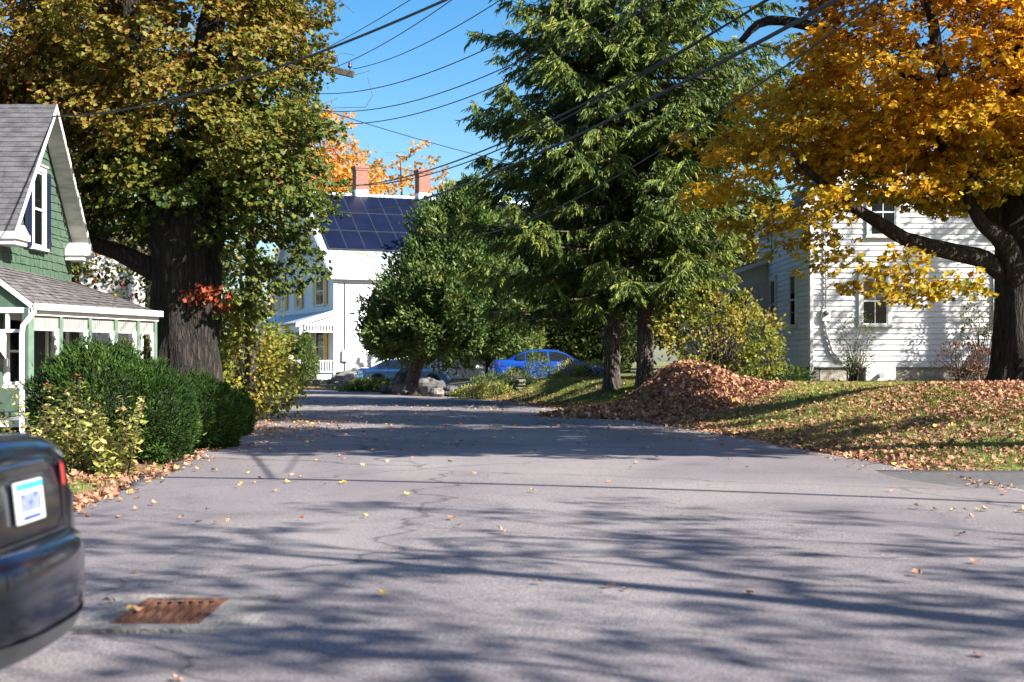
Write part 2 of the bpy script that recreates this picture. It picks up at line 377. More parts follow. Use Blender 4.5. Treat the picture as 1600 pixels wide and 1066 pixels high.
for a, b in zip(CLs[:-1], CLs[1:]):
    L_ = np.hypot(*(b-a)[:2]); k = max(1, int(L_/ (.45 if -5 < a[1] < 25 else 1.0)))
    for i in range(k): fine.append(a+(b-a)*i/k)
fine.append(CLs[-1]); fine = np.array(fine)
BX0, BX1, BY0, BY1 = -2.16, -1.68, 7.64, 8.44          # catch basin opening
strip("road", fine, M['asphalt'], n=60, hole=lambda x, y: (x > BX0-.14) & (x < BX1+.16) & (y > BY0-.12) & (y < BY1+.12))
drv = np.array([(4.6, 17.6, 1.25), (8, 17.5, 1.2), (14, 17.2, 1.2), (24, 16.8, 1.2), (50, 15, 1.2)])
strip("driveway", _smooth(drv, 1), M['driveway'], n=6, z0=.012, crown=.004, wob=0)
gd = np.array([(-3.6, 60.5, 1.3), (-2.6, 64, 1.4), (-1.4, 69, 1.6), (1, 75, 1.8), (6, 82, 2)])
def drape_strip(name, cl, mat, dz=.03, n=8):
    P = _smooth(cl, 2); T = np.gradient(P[:, :2], axis=0); T /= np.linalg.norm(T, axis=1)[:, None]; Nn = np.stack([T[:, 1], -T[:, 0]], -1)
    V = []
    for p, nn in zip(P, Nn):
        for t in np.linspace(-1, 1, n):
            q = p[:2]+nn*t*p[2]; V.append((q[0], q[1], max(gz(q[0], q[1]), .0)+dz))
    I = np.arange(len(P)*n).reshape(len(P), n)
    F = np.stack([I[:-1, :-1], I[:-1, 1:], I[1:, 1:], I[1:, :-1]], -1).reshape(-1, 4)
    return tag(link(name, np_mesh(name, np.array(V), F, smooth=True), mat), kind='structure')
drape_strip("gravel_path", gd, M['gravel'])
drape_strip("gravel_verge", np.array([(-11, 5.6, 1.6), (-8, 5.8, 1.6), (-5.6, 6.2, 1.7), (-3.9, 6.6, 1.9)]), M['gravel'], dz=.03)
# ------------------------------------------------------------------ leaf clouds and branches
LEAF = np.array([(0, 0, 0), (.45, .08, .12), (.28, .36, .05), (.50, .66, .12), (0, 1, -.05), (-.50, .66, .12), (-.28, .36, .05), (-.45, .08, .12)])
OVAL = np.array([(0, 0, 0), (.26, .3, .08), (.24, .68, .06), (0, 1, -.06), (-.24, .68, .06), (-.26, .3, .08)])
BLADE = np.array([(-.5, 0, 0), (.5, 0, 0), (.32, .6, .1), (0, 1, 0), (-.32, .6, .1)])
def unit(a): return a/(np.linalg.norm(a, axis=-1, keepdims=True)+1e-9)
def leafcloud(name, P, tip, nrm, size, tint, mat, parent=None, tpl=LEAF, aspect=1.0):
    n = len(P); b = unit(tip); nn = nrm-(nrm*b).sum(1, keepdims=True)*b; nn = unit(nn); t = np.cross(b, nn)
    size = np.broadcast_to(np.asarray(size, float), (n,))[:, None, None]
    V = P[:, None, :]+size*(tpl[None, :, 0:1]*aspect*t[:, None, :]+tpl[None, :, 1:2]*b[:, None, :]+tpl[None, :, 2:3]*nn[:, None, :])
    k = len(tpl); F = np.arange(n*k).reshape(n, k)
    return link(name, np_mesh(name, V.reshape(-1, 3), F, tint=tint), mat, parent)
def in_ellipsoids(E, n, rg, shell=.35):
    """clump centres inside a union of ellipsoids, thicker towards the outside, roughly evenly spread"""
    vol = np.array([e[1][0]*e[1][1]*e[1][2] for e in E]); vol = vol/vol.sum(); out = []
    for (c, r), f in zip(E, vol):
        k = max(3, int(n*f)); d = unit(rg.normal(size=(k*4, 3))); rad = (shell+(1-shell)*rg.random(k*4))**(.55)
        q = np.array(c)+d*rad[:, None]*np.array(r)
        keep = [q[0]]; q = q[1:]
        mn = .55*(r[0]*r[1]*r[2]*4.19/k)**(1/3)
        for p in q:
            if len(keep) >= k: break
            if min(np.linalg.norm((np.array(keep)-p), axis=1)) > mn: keep.append(p)
        out.append(np.array(keep))
    return np.concatenate(out)
class Tree:
    def __init__(s, seed): s.P = []; s.par = []; s.rmin = []; s.rg = np.random.default_rng(seed); s.smooth = MB(); s.man = set()
    def path(s, pts, rads, start=-1, sides=12, sub=4, wob=.0):
        """hand-laid trunk or limb; returns index of its last node"""
        pts = [np.array(p, float) for p in pts]; n = len(pts); idx = start; first = None; full = []; fr = []
        for i in range(n-1):
            p0 = pts[max(i-1, 0)]; p1 = pts[i]; p2 = pts[i+1]; p3 = pts[min(i+2, n-1)]
            for k in range(sub):
                t = k/sub
                q = .5*((2*p1)+(-p0+p2)*t+(2*p0-5*p1+4*p2-p3)*t*t+(-p0+3*p1-3*p2+p3)*t**3)
                full.append(q+s.rg.normal(size=3)*wob); fr.append(rads[i]+(rads[i+1]-rads[i])*t)
        full.append(pts[-1]); fr.append(rads[-1])
        ids = []
        for q, r in zip(full, fr):
            s.P.append(q); s.par.append(idx); s.rmin.append(r); idx = len(s.P)-1; s.man.add(idx); ids.append(idx)
        # smooth knobbly tube
        base = len(s.smooth.v); s.smooth.tube([Vector(q) for q in full], fr, n=sides)
        for j in range(base, len(s.smooth.v)):
            i = (j-base)//sides
            v = np.array(s.smooth.v[j]); c = full[min(i, len(full)-1)]; d = v-c
            f = 1+.22*(float(vnoise(v[0]*3+d[0]*4, v[1]*3+d[1]*4, v[2]*.8))-.5)*2*min(1, fr[min(i, len(full)-1)]/.2)
            s.smooth.v[j] = tuple(c+d*f)
        return ids
    def connect(s, C, step=.55, up=.25):
        C = np.array(C); P0 = np.array(s.P); d = np.min(np.linalg.norm(C[:, None]-P0[None], axis=2), axis=1)
        for c in C[np.argsort(d)]:
            P = np.array(s.P); v = c-P; L = np.linalg.norm(v, axis=1)
            cost = L*(1+.55*np.clip(-v[:, 2]/(L+1e-6), 0, 1))
            i = int(np.argmin(cost)); L = L[i]
            k = max(2, int(L/step)); a = P[i]; dirp = (a-P[s.par[i]]) if s.par[i] >= 0 else np.array((0, 0, 1.)); dirp = dirp/(np.linalg.norm(dirp)+1e-9)
            m = a+dirp*L*.3+np.array((0, 0, up*L*.35)); idx = i
            for j in range(1, k+1):
                t = j/k; q = (1-t)**2*a+2*t*(1-t)*m+t*t*c
                if j < k: q = q+s.rg.normal(size=3)*.06*min(1, L)
                s.P.append(q); s.par.append(idx); s.rmin.append(0); idx = len(s.P)-1
        return s
    def radii(s, tip=.006, ex=2.35):
        n = len(s.P); acc = np.zeros(n); kids = np.zeros(n, int)
        for i in range(n-1, -1, -1):
            if acc[i] == 0: acc[i] = tip**ex
            if s.par[i] >= 0: acc[s.par[i]] += acc[i]
        s.r = np.maximum(acc**(1/ex), 0); return s.r
    def branches(s, name, mat, parent, tip=.006, cap=.16):
        r = s.radii(tip); V = []; F = []; base = 0
        idx = [i for i in range(len(s.P)) if i not in s.man]
        for i in idx:
            a = np.array(s.P[s.par[i]]); b = np.array(s.P[i]); d = b-a; L = np.linalg.norm(d)
            if L < 1e-5: continue
            d /= L; u = np.cross(d, (0, 0, 1.) if abs(d[2]) < .9 else (1., 0, 0)); u /= np.linalg.norm(u); w_ = np.cross(d, u)
            rb = min(r[i], cap); pr = s.par[i]; ra = min(r[pr] if pr not in s.man else rb*1.25, rb*1.35, cap*1.2)
            a = a-d*ra*.4; n = 6 if rb > .03 else 4
            for q, rr in ((a, ra), (b, rb)):
                for k in range(n):
                    t = 2*math.pi*k/n; V.append(q+(u*math.cos(t)+w_*math.sin(t))*rr)
            for k in range(n): F.append((base+k, base+(k+1) % n, base+n+(k+1) % n, base+n+k))
            base += 2*n
        return link(name, np_mesh(name, np.array(V), np.array(F), smooth=True), mat, parent)
def clump_leaves(C, per, spread, rg, flat=.5, size=(.08, .12), out_c=None, droop=.5):
    n = len(C)*per; c = np.repeat(C, per, axis=0)
    sp = np.repeat(rg.uniform(.7, 1.35, len(C)), per)[:, None]
    g = rg.normal(size=(n, 3))*np.array((spread, spread, spread*flat))*sp
    P = c+g
    # leaves sit in small tufts so that gaps stay open between them
    tuft = rg.integers(0, max(2, per//9), n)+np.repeat(np.arange(len(C)), per)*1000
    h = (tuft*2654435761 % 4294967296)/4294967296.
    h2 = (tuft*40503*977 % 65536)/65536.; h3 = (tuft*7919*31 % 10007)/10007.
    tc = c+np.stack([(h-.5)*3.2*spread, (h2-.5)*3.2*spread, (h3-.5)*3.2*spread*flat], 1)*sp
    P = tc*.80+P*.20
    o = P-(out_c if out_c is not None else C.mean(0)); o[:, 2] *= .3; o = unit(o)
    tip = o*.8+rg.normal(size=(n, 3))*.65+np.array((0, 0, -droop))
    nrm = np.array((0, 0, 1.))+o*.35+rg.normal(size=(n, 3))*.42
    return P, tip, nrm, rg.uniform(size[0], size[1], n)

# ------------------------------------------------------------------ left maple (old, very thick trunk)
def left_maple():
    t = empty("maple_tree", (-7.55, 33, 0), label="huge old maple with a thick dark trunk and green-yellow turning leaves beside the green house", cat="tree")
    T = Tree(3); bx, by = 0, 0
    tr = T.path([(0, 0, -.2), (.02, 0, .8), (0, 0, 2.2), (.0, 0, 3.6), (.02, .1, 4.6), (.1, .1, 5.4)], [1.12, .84, .76, .78, .84, .7], sides=28, sub=5)
    l1 = T.path([(-.1, 0, 4.6), (-.7, .2, 6.2), (-1.3, .5, 8.5), (-1.6, .6, 11)], [.5, .38, .27, .12], start=tr[-6])
    l2 = T.path([(.2, 0, 4.8), (.45, -.1, 6.3), (.5, -.2, 8.2), (.75, -.2, 10), (.9, 0, 13)], [.5, .40, .32, .25, .1], start=tr[-5])
    l3 = T.path([(.4, .1, 7.2), (1.2, .0, 8.6), (1.9, -.2, 10.2), (2.4, -.3, 12)], [.24, .2, .15, .07], start=l2[7])
    l4 = T.path([(-.3, 0, 3.35), (-1.1, -.1, 3.75), (-2.1, -.3, 4.15), (-3.2, -.4, 4.2), (-4.2, -.3, 4.6)], [.3, .22, .18, .15, .08], start=tr[13])
    l5 = T.path([(.4, -.1, 4.6), (1.3, -.3, 5.6), (2.2, -.4, 6.1), (3.1, -.5, 6.6)], [.26, .19, .13, .07], start=tr[-6])
    l6 = T.path([(-.4, .2, 5), (-1.9, 0, 6.3), (-3.2, -.3, 7.1), (-4.6, -.4, 7.8)], [.3, .22, .16, .08], start=tr[-4])
    E = [((2.6, -1.9, 5.9), (1.7, 1.4, 1.2)), ((.6, -2.2, 5.9), (1.8, 1.4, 1.1)), ((-.75, .3, 9.2), (3.7, 4.0, 5.0)), ((1.95, -.3, 5.6), (1.75, 2.0, 2.0)), ((-3.4, .8, 6.6), (2.5, 2.6, 2.7)), ((1.8, 0, 7.8), (1.35, 2.2, 2.2)),
         ((-4.2, .6, 9.6), (2.6, 2.8, 2.6)), ((1.4, -.6, 3.9), (.85, .8, .95)), ((2.4, -.2, 4.1), (.9, .8, .7)), ((1.75, -.3, 2.9), (.8, .7, .75)), ((-4.4, .2, 4.6), (1.4, 1.4, 1.0)), ((2.6, -.4, 5.0), (1.1, 1.2, 1.2))]
    C = in_ellipsoids(E, 680, T.rg)
    low = (C[:, 2] < 4.6) & (np.abs(C[:, 0]) < .95)
    C = C[~low]; sx_ = (C[:, 0]-7.55)/(C[:, 1]+33)*2222+800; sy_ = 565-(C[:, 2]-1.45)/(C[:, 1]+33)*2222
    C = C[~((sx_ > 505) & (sy_ < 345)) & ~(sx_ > 540)]
    C = C[~((C[:, 2] < 3.4) & (C[:, 0] < 1.1))]
    T.connect(C)
    bare = T.rg.normal(size=(26, 3))*np.array((.55, .8, 1.3))+np.array((3.25, 0, 9.2)); bare[:, 0] = np.clip(bare[:, 0], 2.4, 4.2)
    T.connect(bare, step=.4, up=.5)
    T.smooth.build("trunk", M['bark'], t, smooth=True)
    T.branches("branches", M['twig'], t, tip=.0065)
    rg = T.rg
    P, tip, nrm, sz = clump_leaves(C, 165, .38, rg, flat=.42, size=(.06, .15), out_c=np.array((0, 0, 7.0)), droop=.55)
    ct = np.repeat(vnoise(C[:, 0], C[:, 1], C[:, 2], .45), 165)
    h = (P[:, 2]-5.5)/6
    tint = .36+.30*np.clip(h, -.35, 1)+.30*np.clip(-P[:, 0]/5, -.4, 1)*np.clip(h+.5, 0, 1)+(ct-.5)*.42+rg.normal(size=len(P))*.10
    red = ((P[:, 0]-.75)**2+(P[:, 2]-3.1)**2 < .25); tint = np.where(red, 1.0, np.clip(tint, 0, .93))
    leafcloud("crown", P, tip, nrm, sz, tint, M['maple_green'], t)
    # a red sprig low on the trunk
    n = 120; c = np.array((.62, -.85, 2.95)); P = c+rg.normal(size=(n, 3))*np.array((.22, .12, .13))
    leafcloud("sprig", P, rg.normal(size=(n, 3))+np.array((0, -.3, -.6)), np.array((0, -.6, 1.))+rg.normal(size=(n, 3))*.4, rg.uniform(.08, .12, n), rg.uniform(.9, 1, n), M['maple_green'], t)['label'] = "small bright red sprig of leaves on the trunk"
left_maple()

def right_maple():
    bx, by = 10.75, 30.0; g = gz(bx, by)
    t = empty("maple_tree", (bx, by, g), label="golden orange maple with a rough trunk in front of the white clapboard house", cat="tree")
    T = Tree(5); Z = lambda z: z-g
    tr = T.path([(-.02, 0, -.15), (.0, 0, .5), (-.02, 0, 1.6), (.0, 0, 2.6), (.05, 0, 3.6), (.12, .1, 5.2), (.2, .2, 7.5), (.2, .3, 11)], [.80, .57, .50, .53, .46, .36, .26, .08], sides=24, sub=4)
    a = T.path([(-.25, -.1, Z(3.15)), (-.9, -.4, Z(3.55)), (-1.9, -.8, Z(3.75)), (-2.8, -1.2, Z(3.95)), (-3.6, -1.5, Z(4.35)), (-4.4, -1.7, Z(4.85)), (-5.2, -1.9, Z(5.5))], [.24, .19, .165, .15, .125, .09, .05], start=tr[8])
    a2 = T.path([(-.15, -.2, Z(3.05)), (-.55, -.55, Z(3.9)), (-1.15, -.9, Z(4.3)), (-1.5, -1.0, Z(4.9)), (-2.1, -1.2, Z(5.9)), (-2.6, -1.3, Z(7))], [.26, .2, .14, .11, .08, .05], start=tr[8])
    b = T.path([(-.1, 0, Z(3.6)), (-.8, .1, Z(5.1)), (-1.6, .0, Z(6.6)), (-2.6, -.2, Z(7.6)), (-4.0, -.3, Z(8.3)), (-5.4, -.4, Z(8.55)), (-6.0, -.4, Z(8.1))], [.3, .24, .2, .15, .12, .10, .06], start=tr[11])
    b2 = T.path([(-2.4, -.2, Z(7.4)), (-3.1, -.3, Z(6.4)), (-3.5, -.4, Z(5.8)), (-3.35, -.4, Z(5.2))], [.13, .11, .09, .05], start=b[10])
    c = T.path([(.1, 0, Z(4.2)), (1.2, 0, Z(5.8)), (2.4, 0, Z(7.2)), (3.6, 0, Z(8.2))], [.26, .2, .13, .07], start=tr[14])
    d = T.path([(-1.2, 0, Z(5.9)), (-1.9, -.6, Z(7.6)), (-2.3, -.8, Z(9.2)), (-3.2, -1.0, Z(10.4))], [.16, .13, .1, .06], start=b[6])
    E = [((-1.7, -.5, Z(8.3)), (4.5, 4.0, 3.6)), ((.5, 0, Z(7)), (1.4, 2.4, 2.4)), ((-5.45, -1.2, Z(5.3)), (1.75, 2.0, 1.55)), ((-3.85, -1.9, Z(3.2)), (1.15, .9, .62)), ((-4.9, -1.6, Z(3.9)), (1.0, 1.0, .6)), ((-3.0, -2.0, Z(3.0)), (.6, .6, .3)), ((-2.6, -1.4, Z(6.2)), (2.6, 1.6, 1.1)), ((.2, -1.2, Z(6.4)), (1.8, 1.6, 1.2)),
         ((-2.2, -1.5, Z(2.95)), (.75, .5, .24)), ((-2.2, -1.0, Z(5.6)), (2.6, 2.4, 1.1)), ((-4.2, -.8, Z(6.6)), (1.7, 2.0, 1.5)), ((1.0, -.6, Z(5.0)), (1.2, 1.6, .8))]
    C = in_ellipsoids(E, 680, T.rg)
    scr = (C[:, 0]+bx)/(C[:, 1]+by)*2222+800; sy = 565-(C[:, 2]+g-1.45)/(C[:, 1]+by)*2222
    C = C[~((scr < 1265) & (sy < 130))]
    T.connect(C)
    T.smooth.build("trunk", M['bark'], t, smooth=True); T.branches("branches", M['twig'], t, tip=.007)
    rg = T.rg; per = 120
    P, tip, nrm, sz = clump_leaves(C, per, .36, rg, flat=.36, size=(.06, .15), out_c=np.array((0, 0, 5.0)), droop=.45)
    ct = np.repeat(vnoise(C[:, 0]+9, C[:, 1], C[:, 2], .5), per)
    tint = .42+(ct-.5)*.5+.36*np.clip((P[:, 2]-4)/4, -.3, 1.2)+rg.normal(size=len(P))*.12-.25*(P[:, 0] > .5)*rg.random(len(P))  # tint darkens with height: shade of the upper crown painted into leaf colour
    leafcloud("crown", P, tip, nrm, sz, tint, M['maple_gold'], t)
right_maple()

# ------------------------------------------------------------------ spruces
def spruce(x, y, h, rad, seed, label, z_low=2.2, dens=1.0, name="spruce_tree", group=None, taper0=.55, matn='spruce'):
    g = gz(x, y); t = empty(name, (x, y, g), label=label, cat="tree", group=group)
    rg = np.random.default_rng(seed); mb = MB()
    mb.tube([(0, 0, -.3), (0, 0, .5), (.03, 0, 3), (0, .03, h*.5), (0, 0, h)], [.36, .27, .25, .16, .02], n=14)
    mb.build("trunk", M['bark_light'], t, smooth=True)
    br = MB(); S = []; D = []; SZ = []; TI = []
    z = z_low
    while z < h-.4:
        f = z/h; prof = 1.0 if f < taper0 else (1-f)/(1-taper0)
        prof = max(prof, .05)*(.8+.2*min(1, (z-z_low+1)/2))
        for k in range(rg.integers(4, 7)):
            az = rg.random()*2*math.pi; L = rad*prof*rg.uniform(.62, 1.12)*(.66 if (seed == 22 and z < 7 and math.cos(az) > .25) else 1); zz = z+rg.uniform(-.2, .2)
            o = np.array((math.cos(az), math.sin(az), 0)); side = np.array((-o[1], o[0], 0))
            npt = 7; pts = []
            drop = rg.uniform(.20, .42)
            for i in range(npt):
                s_ = i/(npt-1)
                dz = .12*L*s_-drop*L*(s_**1.4)+.26*L*s_**4*rg.uniform(.7, 1.1)
                pts.append(o*L*s_+side*math.sin(s_*3+seed)*.06*L+np.array((0, 0, zz+dz)))
            rr = .012+.011*L; br.tube([Vector(p) for p in pts], list(np.linspace(rr, .006, npt)), n=5, cap=False)
            nt_ = int(9.5*L*dens)+4
            for s_ in rg.uniform(.08, 1, nt_)**.8:
                i = min(int(s_*(npt-1)), npt-2); a = s_*(npt-1)-i; p = pts[i]*(1-a)+pts[i+1]*a
                sg = rg.choice((-1, 1)); tl = (.16+.34*L/3.5*(1-.45*s_))*rg.uniform(.7, 1.6)
                dirv = unit((o*.75+side*sg*.8+np.array((0, 0, rg.uniform(-.55, .12))))[None])[0]
                m = max(3, int(tl/.05)); li = rg.random()
                for q in np.linspace(.1, 1, m):
                    pp = p+dirv*tl*q+np.array((0, 0, -.25*tl*q*q))
                    # hanging branchlet
                    for _ in range(2):
                        S.append(pp); hang = rg.uniform(.3, 1.25)
                        D.append(dirv*.75+rg.normal(size=3)*.28+np.array((0, 0, -hang)))
                        SZ.append(rg.uniform(.11, .27)); TI.append(.25+.42*li+.35*(s_ > .8)*rg.random()+rg.normal()*.12)
            # green tip
            for _ in range(4):
                S.append(pts[-1]-o*rg.uniform(0, .2)); D.append(o+rg.normal(size=3)*.35); SZ.append(.2); TI.append(.9)
        z += rg.uniform(.24, .40)
    br.build("branches", M['twig'], t, smooth=True)
    S = np.array(S); D = np.array(D); SZ = np.array(SZ); TI = np.array(TI)
    N1 = rg.normal(size=S.shape)
    leafcloud("crown", S, D, N1, SZ, TI, M[matn], t, tpl=BLADE, aspect=.20)
spruce(3.2, 45.6, 20, 4.6, 21, "tall dark spruce whose trunk stands nearer the blue sedan", z_low=2.6)
spruce(4.15, 44.4, 19, 4.7, 22, "tall drooping spruce with a pale grey trunk beside the leaf pile", z_low=2.9)

# ------------------------------------------------------------------ lumpy evergreens and bushes
def lumpy(name, loc, lumps, n, mat, label, cat, size=(.06, .11), tpl=BLADE, aspect=.5, core=True, corecol='dark_green', upb=.5, group=None, seed=1, trunk=None, thick=.28, stems=0, inner=.86, part="foliage", nz=.25, nfreq=1.3):
    g = gz(loc[0], loc[1]) if len(loc) < 3 else loc[2]
    t = empty(name, (loc[0], loc[1], g), label=label, cat=cat, group=group); rg = np.random.default_rng(seed)
    area = np.array([r[0]*r[2]+r[1]*r[2]+r[0]*r[1] for c, r in lumps]); area = area/area.sum()
    PP = []; NN = []
    for (c, r), f in zip(lumps, area):
        k = int(n*f); d = unit(rg.normal(size=(k, 3)))
        c = np.array(c, float); r = np.array(r, float)
        bump = 1+nz*(vnoise(d[:, 0]*2+c[0]*3+5, d[:, 1]*2+c[1], d[:, 2]*2+c[2], nfreq)-.5)*2+nz*.5*(vnoise(d[:, 0]*6+c[0], d[:, 1]*6, d[:, 2]*6, 1)-.5)*2
        q = c+d*r*(bump*(1-thick*rg.random(k)**1.8+.16*(rg.random(k) < .07)*rg.random(k)))[:, None]
        PP.append(q); NN.append(unit(d/r))
    P = np.concatenate(PP); Nn = np.concatenate(NN)
    # drop leaves buried in other lumps
    keep = np.ones(len(P), bool)
    for c, r in lumps:
        keep &= (((P-np.array(c))/(np.array(r)*.62))**2).sum(1) > 1
    keep &= P[:, 2] > .02
    P = P[keep]; Nn = Nn[keep]; k = len(P)
    tip = Nn*.8+rg.normal(size=(k, 3))*.5+np.array((0, 0, upb)); nr = rg.normal(size=(k, 3))+Nn*.4
    cl = vnoise(P[:, 0], P[:, 1], P[:, 2], 2.0)
    tint = .48+(cl-.5)*.7+rg.normal(size=k)*.14
    if trunk:
        mb = MB()
        for pts, rr in trunk: mb.tube([Vector(p) for p in pts], rr, n=10)
        mb.build("trunk", M['twig'], t, smooth=True)
    if stems:
        mb = MB()
        for _ in range(stems):
            c, r = lumps[rg.integers(0, len(lumps))]; e = np.array(c)+unit(rg.normal(size=(1, 3)))[0]*np.array(r)*rg.uniform(.6, 1.05); e[2] = max(e[2], .3)
            b0 = np.array((rg.normal()*.12, rg.normal()*.12, 0)); m = (b0+e)/2+np.array((0, 0, .15*e[2]))+rg.normal(size=3)*.05
            mb.tube([Vector(b0), Vector(m), Vector(e)], [.018, .012, .004], n=5, cap=False)
        mb.build("stems", M['twig'], t, smooth=True)
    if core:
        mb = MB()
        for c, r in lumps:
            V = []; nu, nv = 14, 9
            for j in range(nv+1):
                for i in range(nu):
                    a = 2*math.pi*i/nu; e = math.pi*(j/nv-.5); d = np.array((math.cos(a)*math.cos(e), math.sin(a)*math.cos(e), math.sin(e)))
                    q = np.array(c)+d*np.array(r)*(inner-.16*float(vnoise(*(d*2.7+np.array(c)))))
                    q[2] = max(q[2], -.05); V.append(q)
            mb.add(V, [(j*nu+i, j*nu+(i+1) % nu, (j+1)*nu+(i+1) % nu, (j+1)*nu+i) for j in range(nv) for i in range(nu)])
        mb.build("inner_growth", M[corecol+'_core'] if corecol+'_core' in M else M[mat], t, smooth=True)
    leafcloud(part, P, tip, nr, rg.uniform(size[0], size[1], k), tint, M[mat], t, tpl=tpl, aspect=aspect)
    return t
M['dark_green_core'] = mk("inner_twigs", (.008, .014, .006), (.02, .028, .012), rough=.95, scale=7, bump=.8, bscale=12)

# big clipped yew and its neighbours along the left verge
lumpy("yew_bush", (-5.85, 20.6), [((-.05, 0, .80), (1.04, 1.0, .86)), ((.72, .1, .62), (.52, .8, .68))], 40000, 'yew',
      "largest rounded dark green yew bush in front of the green porch", "bush", size=(.05, .085), aspect=.30, thick=.24, inner=.9, nz=.15, nfreq=2.2, seed=31)
lumpy("yew_bush", (-5.15, 23.6), [((0, 0, .58), (.52, .8, .68)), ((.2, .5, .45), (.35, .6, .5))], 22000, 'yew',
      "medium rounded yew bush squeezed right of the largest one", "bush", size=(.05, .085), aspect=.30, thick=.24, inner=.9, nz=.16, nfreq=2.2, seed=32)
lumpy("yew_bush", (-5.5, 27.8), [((0, 0, .42), (.42, .7, .48))], 12000, 'yew',
      "smallest low yew bush nearest the curve of the road", "bush", size=(.05, .09), aspect=.32, thick=.18, inner=.92, nz=.1, seed=33)
# yellow shrub under the maple
lumpy("yellow_shrub", (-6.55, 35.4), [((0, 0, 1.7), (1.05, 1.0, 1.3)), ((.45, 0, .9), (.85, .9, .8)), ((-.5, 0, 2.4), (.7, .7, .8)), ((.3, -1.2, 1.3), (.8, .8, 1.1))], 9500, 'shrub_yellow',
      "yellow leafy shrub below the huge old maple by the road", "shrub", size=(.08, .14), tpl=OVAL, aspect=1.2, core=False, thick=.9, upb=-.2, seed=34, stems=60, nz=.45, nfreq=2.0)
# big cedar
lumpy("cedar_tree", (-2.9, 61), [((.25, 0, 4.0), (2.75, 2.8, 2.4)), ((.6, 0, 6.2), (2.0, 2.0, 2.4)), ((1.15, 0, 7.6), (.9, 1.0, 1.6)), ((-1.9, -.4, 3.1), (1.5, 1.7, 1.35)), ((-2.4, -.4, 2.4), (.9, 1.2, .8)), ((2.0, -.3, 3.9), (2.0, 2.0, 1.9)), ((-.6, -.5, 5.3), (1.15, 1.4, 1.5)), ((.3, -1.2, 3.2), (1.8, 1.5, 1.4)), ((-1.2, -1.1, 4.1), (.9, .8, 1.0)), ((1.2, -1.3, 5.2), (1.0, .8, 1.2)), ((0, -1.9, 4.4), (.9, .7, 1.1))],
      88000, 'cedar', "broad shaggy cedar left of the blue sedan with its trunk leaning", "tree", size=(.13, .28), aspect=.42, thick=.42, inner=.66, nz=.38, nfreq=1.7, seed=35,
      trunk=[([(-1.2, -.6, -.1), (-1.35, -.6, .6), (-1.1, -.4, 1.4), (-.4, 0, 3)], [.42, .30, .26, .2])], part="crown")
lumpy("evergreen_tree", (2.2, 66), [((-1.0, 0, 3.0), (3.4, 2.4, 3.2)), ((1.6, 0, 3.6), (3.2, 2.4, 3.6)), ((.2, 0, 6.2), (2.2, 2, 2.6))], 34000, 'dark_green',
      "dark dense evergreen filling the space behind the blue sedan", "tree", size=(.18, .36), aspect=.4, thick=.45, inner=.82, nz=.15, seed=36,
      trunk=[([(0, 0, -.1), (0, 0, 3)], [.4, .3])], part="crown")
lumpy("yellow_shrub", (-.4, 62.5), [((0, 0, 2.3), (1.3, .9, 1.3)), ((.8, 0, 1.9), (1.0, .9, 1.0))], 6500, 'shrub_green',
      "green and yellow shrub rising behind the trunk lid of the bright blue sedan", "shrub", size=(.10, .18), tpl=OVAL, aspect=.9, thick=.6, inner=.6, seed=37)
# forsythia by the leaf pile, others at the white house
lumpy("golden_shrub", (6.05, 42.2), [((0, 0, 1.25), (1.5, 1.2, 1.0)), ((-1.0, 0, 1.75), (.8, .8, .8)), ((1.1, -.1, 1.5), (.8, .8, .75)), ((.1, 0, 2.15), (.7, .7, .6)), ((1.5, 0, .8), (.6, .7, .6)), ((-.4, .1, 2.5), (.4, .5, .5)), ((.9, .1, 2.3), (.35, .4, .45))], 7800, 'shrub_yellow',
      "wide golden green shrub between the leaf pile and the white house", "shrub", size=(.09, .15), tpl=OVAL, aspect=1.1, core=False, thick=.9, upb=.1, seed=38, stems=130, nz=.5, nfreq=2.0)
lumpy("twiggy_shrub", (10.55, 43.8), [((0, 0, 1.25), (.62, .5, .95)), ((.1, 0, .6), (.4, .4, .5))], 1500, 'shrub_green',
      "slender twiggy green shrub below the white house window", "shrub", size=(.06, .11), tpl=OVAL, aspect=.6, core=False, thick=.9, upb=.3, seed=39, stems=80)
lumpy("reddish_shrub", (13.8, 43.6), [((0, 0, .7), (.85, .5, .55)), ((.6, 0, .6), (.6, .5, .5))], 1700, 'shrub_red',
      "low reddish brown shrub at the foot of the white house", "shrub", size=(.06, .10), tpl=OVAL, aspect=.8, core=False, thick=.9, seed=40, stems=70)
lumpy("sapling", (14.5, 44.1), [((0, 0, 2.0), (.55, .4, .9)), ((-.2, 0, 1.6), (.4, .4, .6))], 900, 'shrub_yellow',
      "thin yellow leaved sapling against the white house beside the trunk", "sapling", size=(.08, .13), tpl=OVAL, aspect=.8, core=False, thick=.9, seed=41, stems=16)
lumpy("garden_plants", (8.3, 44.0), [((0, 0, .15), (1.0, .5, .32)), ((-.9, 0, .15), (.6, .5, .3))], 2200, 'shrub_green',
      "low leafy plants at the corner of the white house", "plants", size=(.10, .18), tpl=OVAL, aspect=.6, core=False, thick=.7, seed=42)
lumpy("yellow_perennial", (7.9, 26.2), [((0, 0, .16), (.30, .25, .20)), ((.35, .1, .12), (.2, .2, .15))], 420, 'shrub_yellow',
      "small yellow perennial in the lawn left of the golden maple", "plant", size=(.06, .11), tpl=OVAL, aspect=.55, core=False, thick=.9, seed=43, upb=.8)

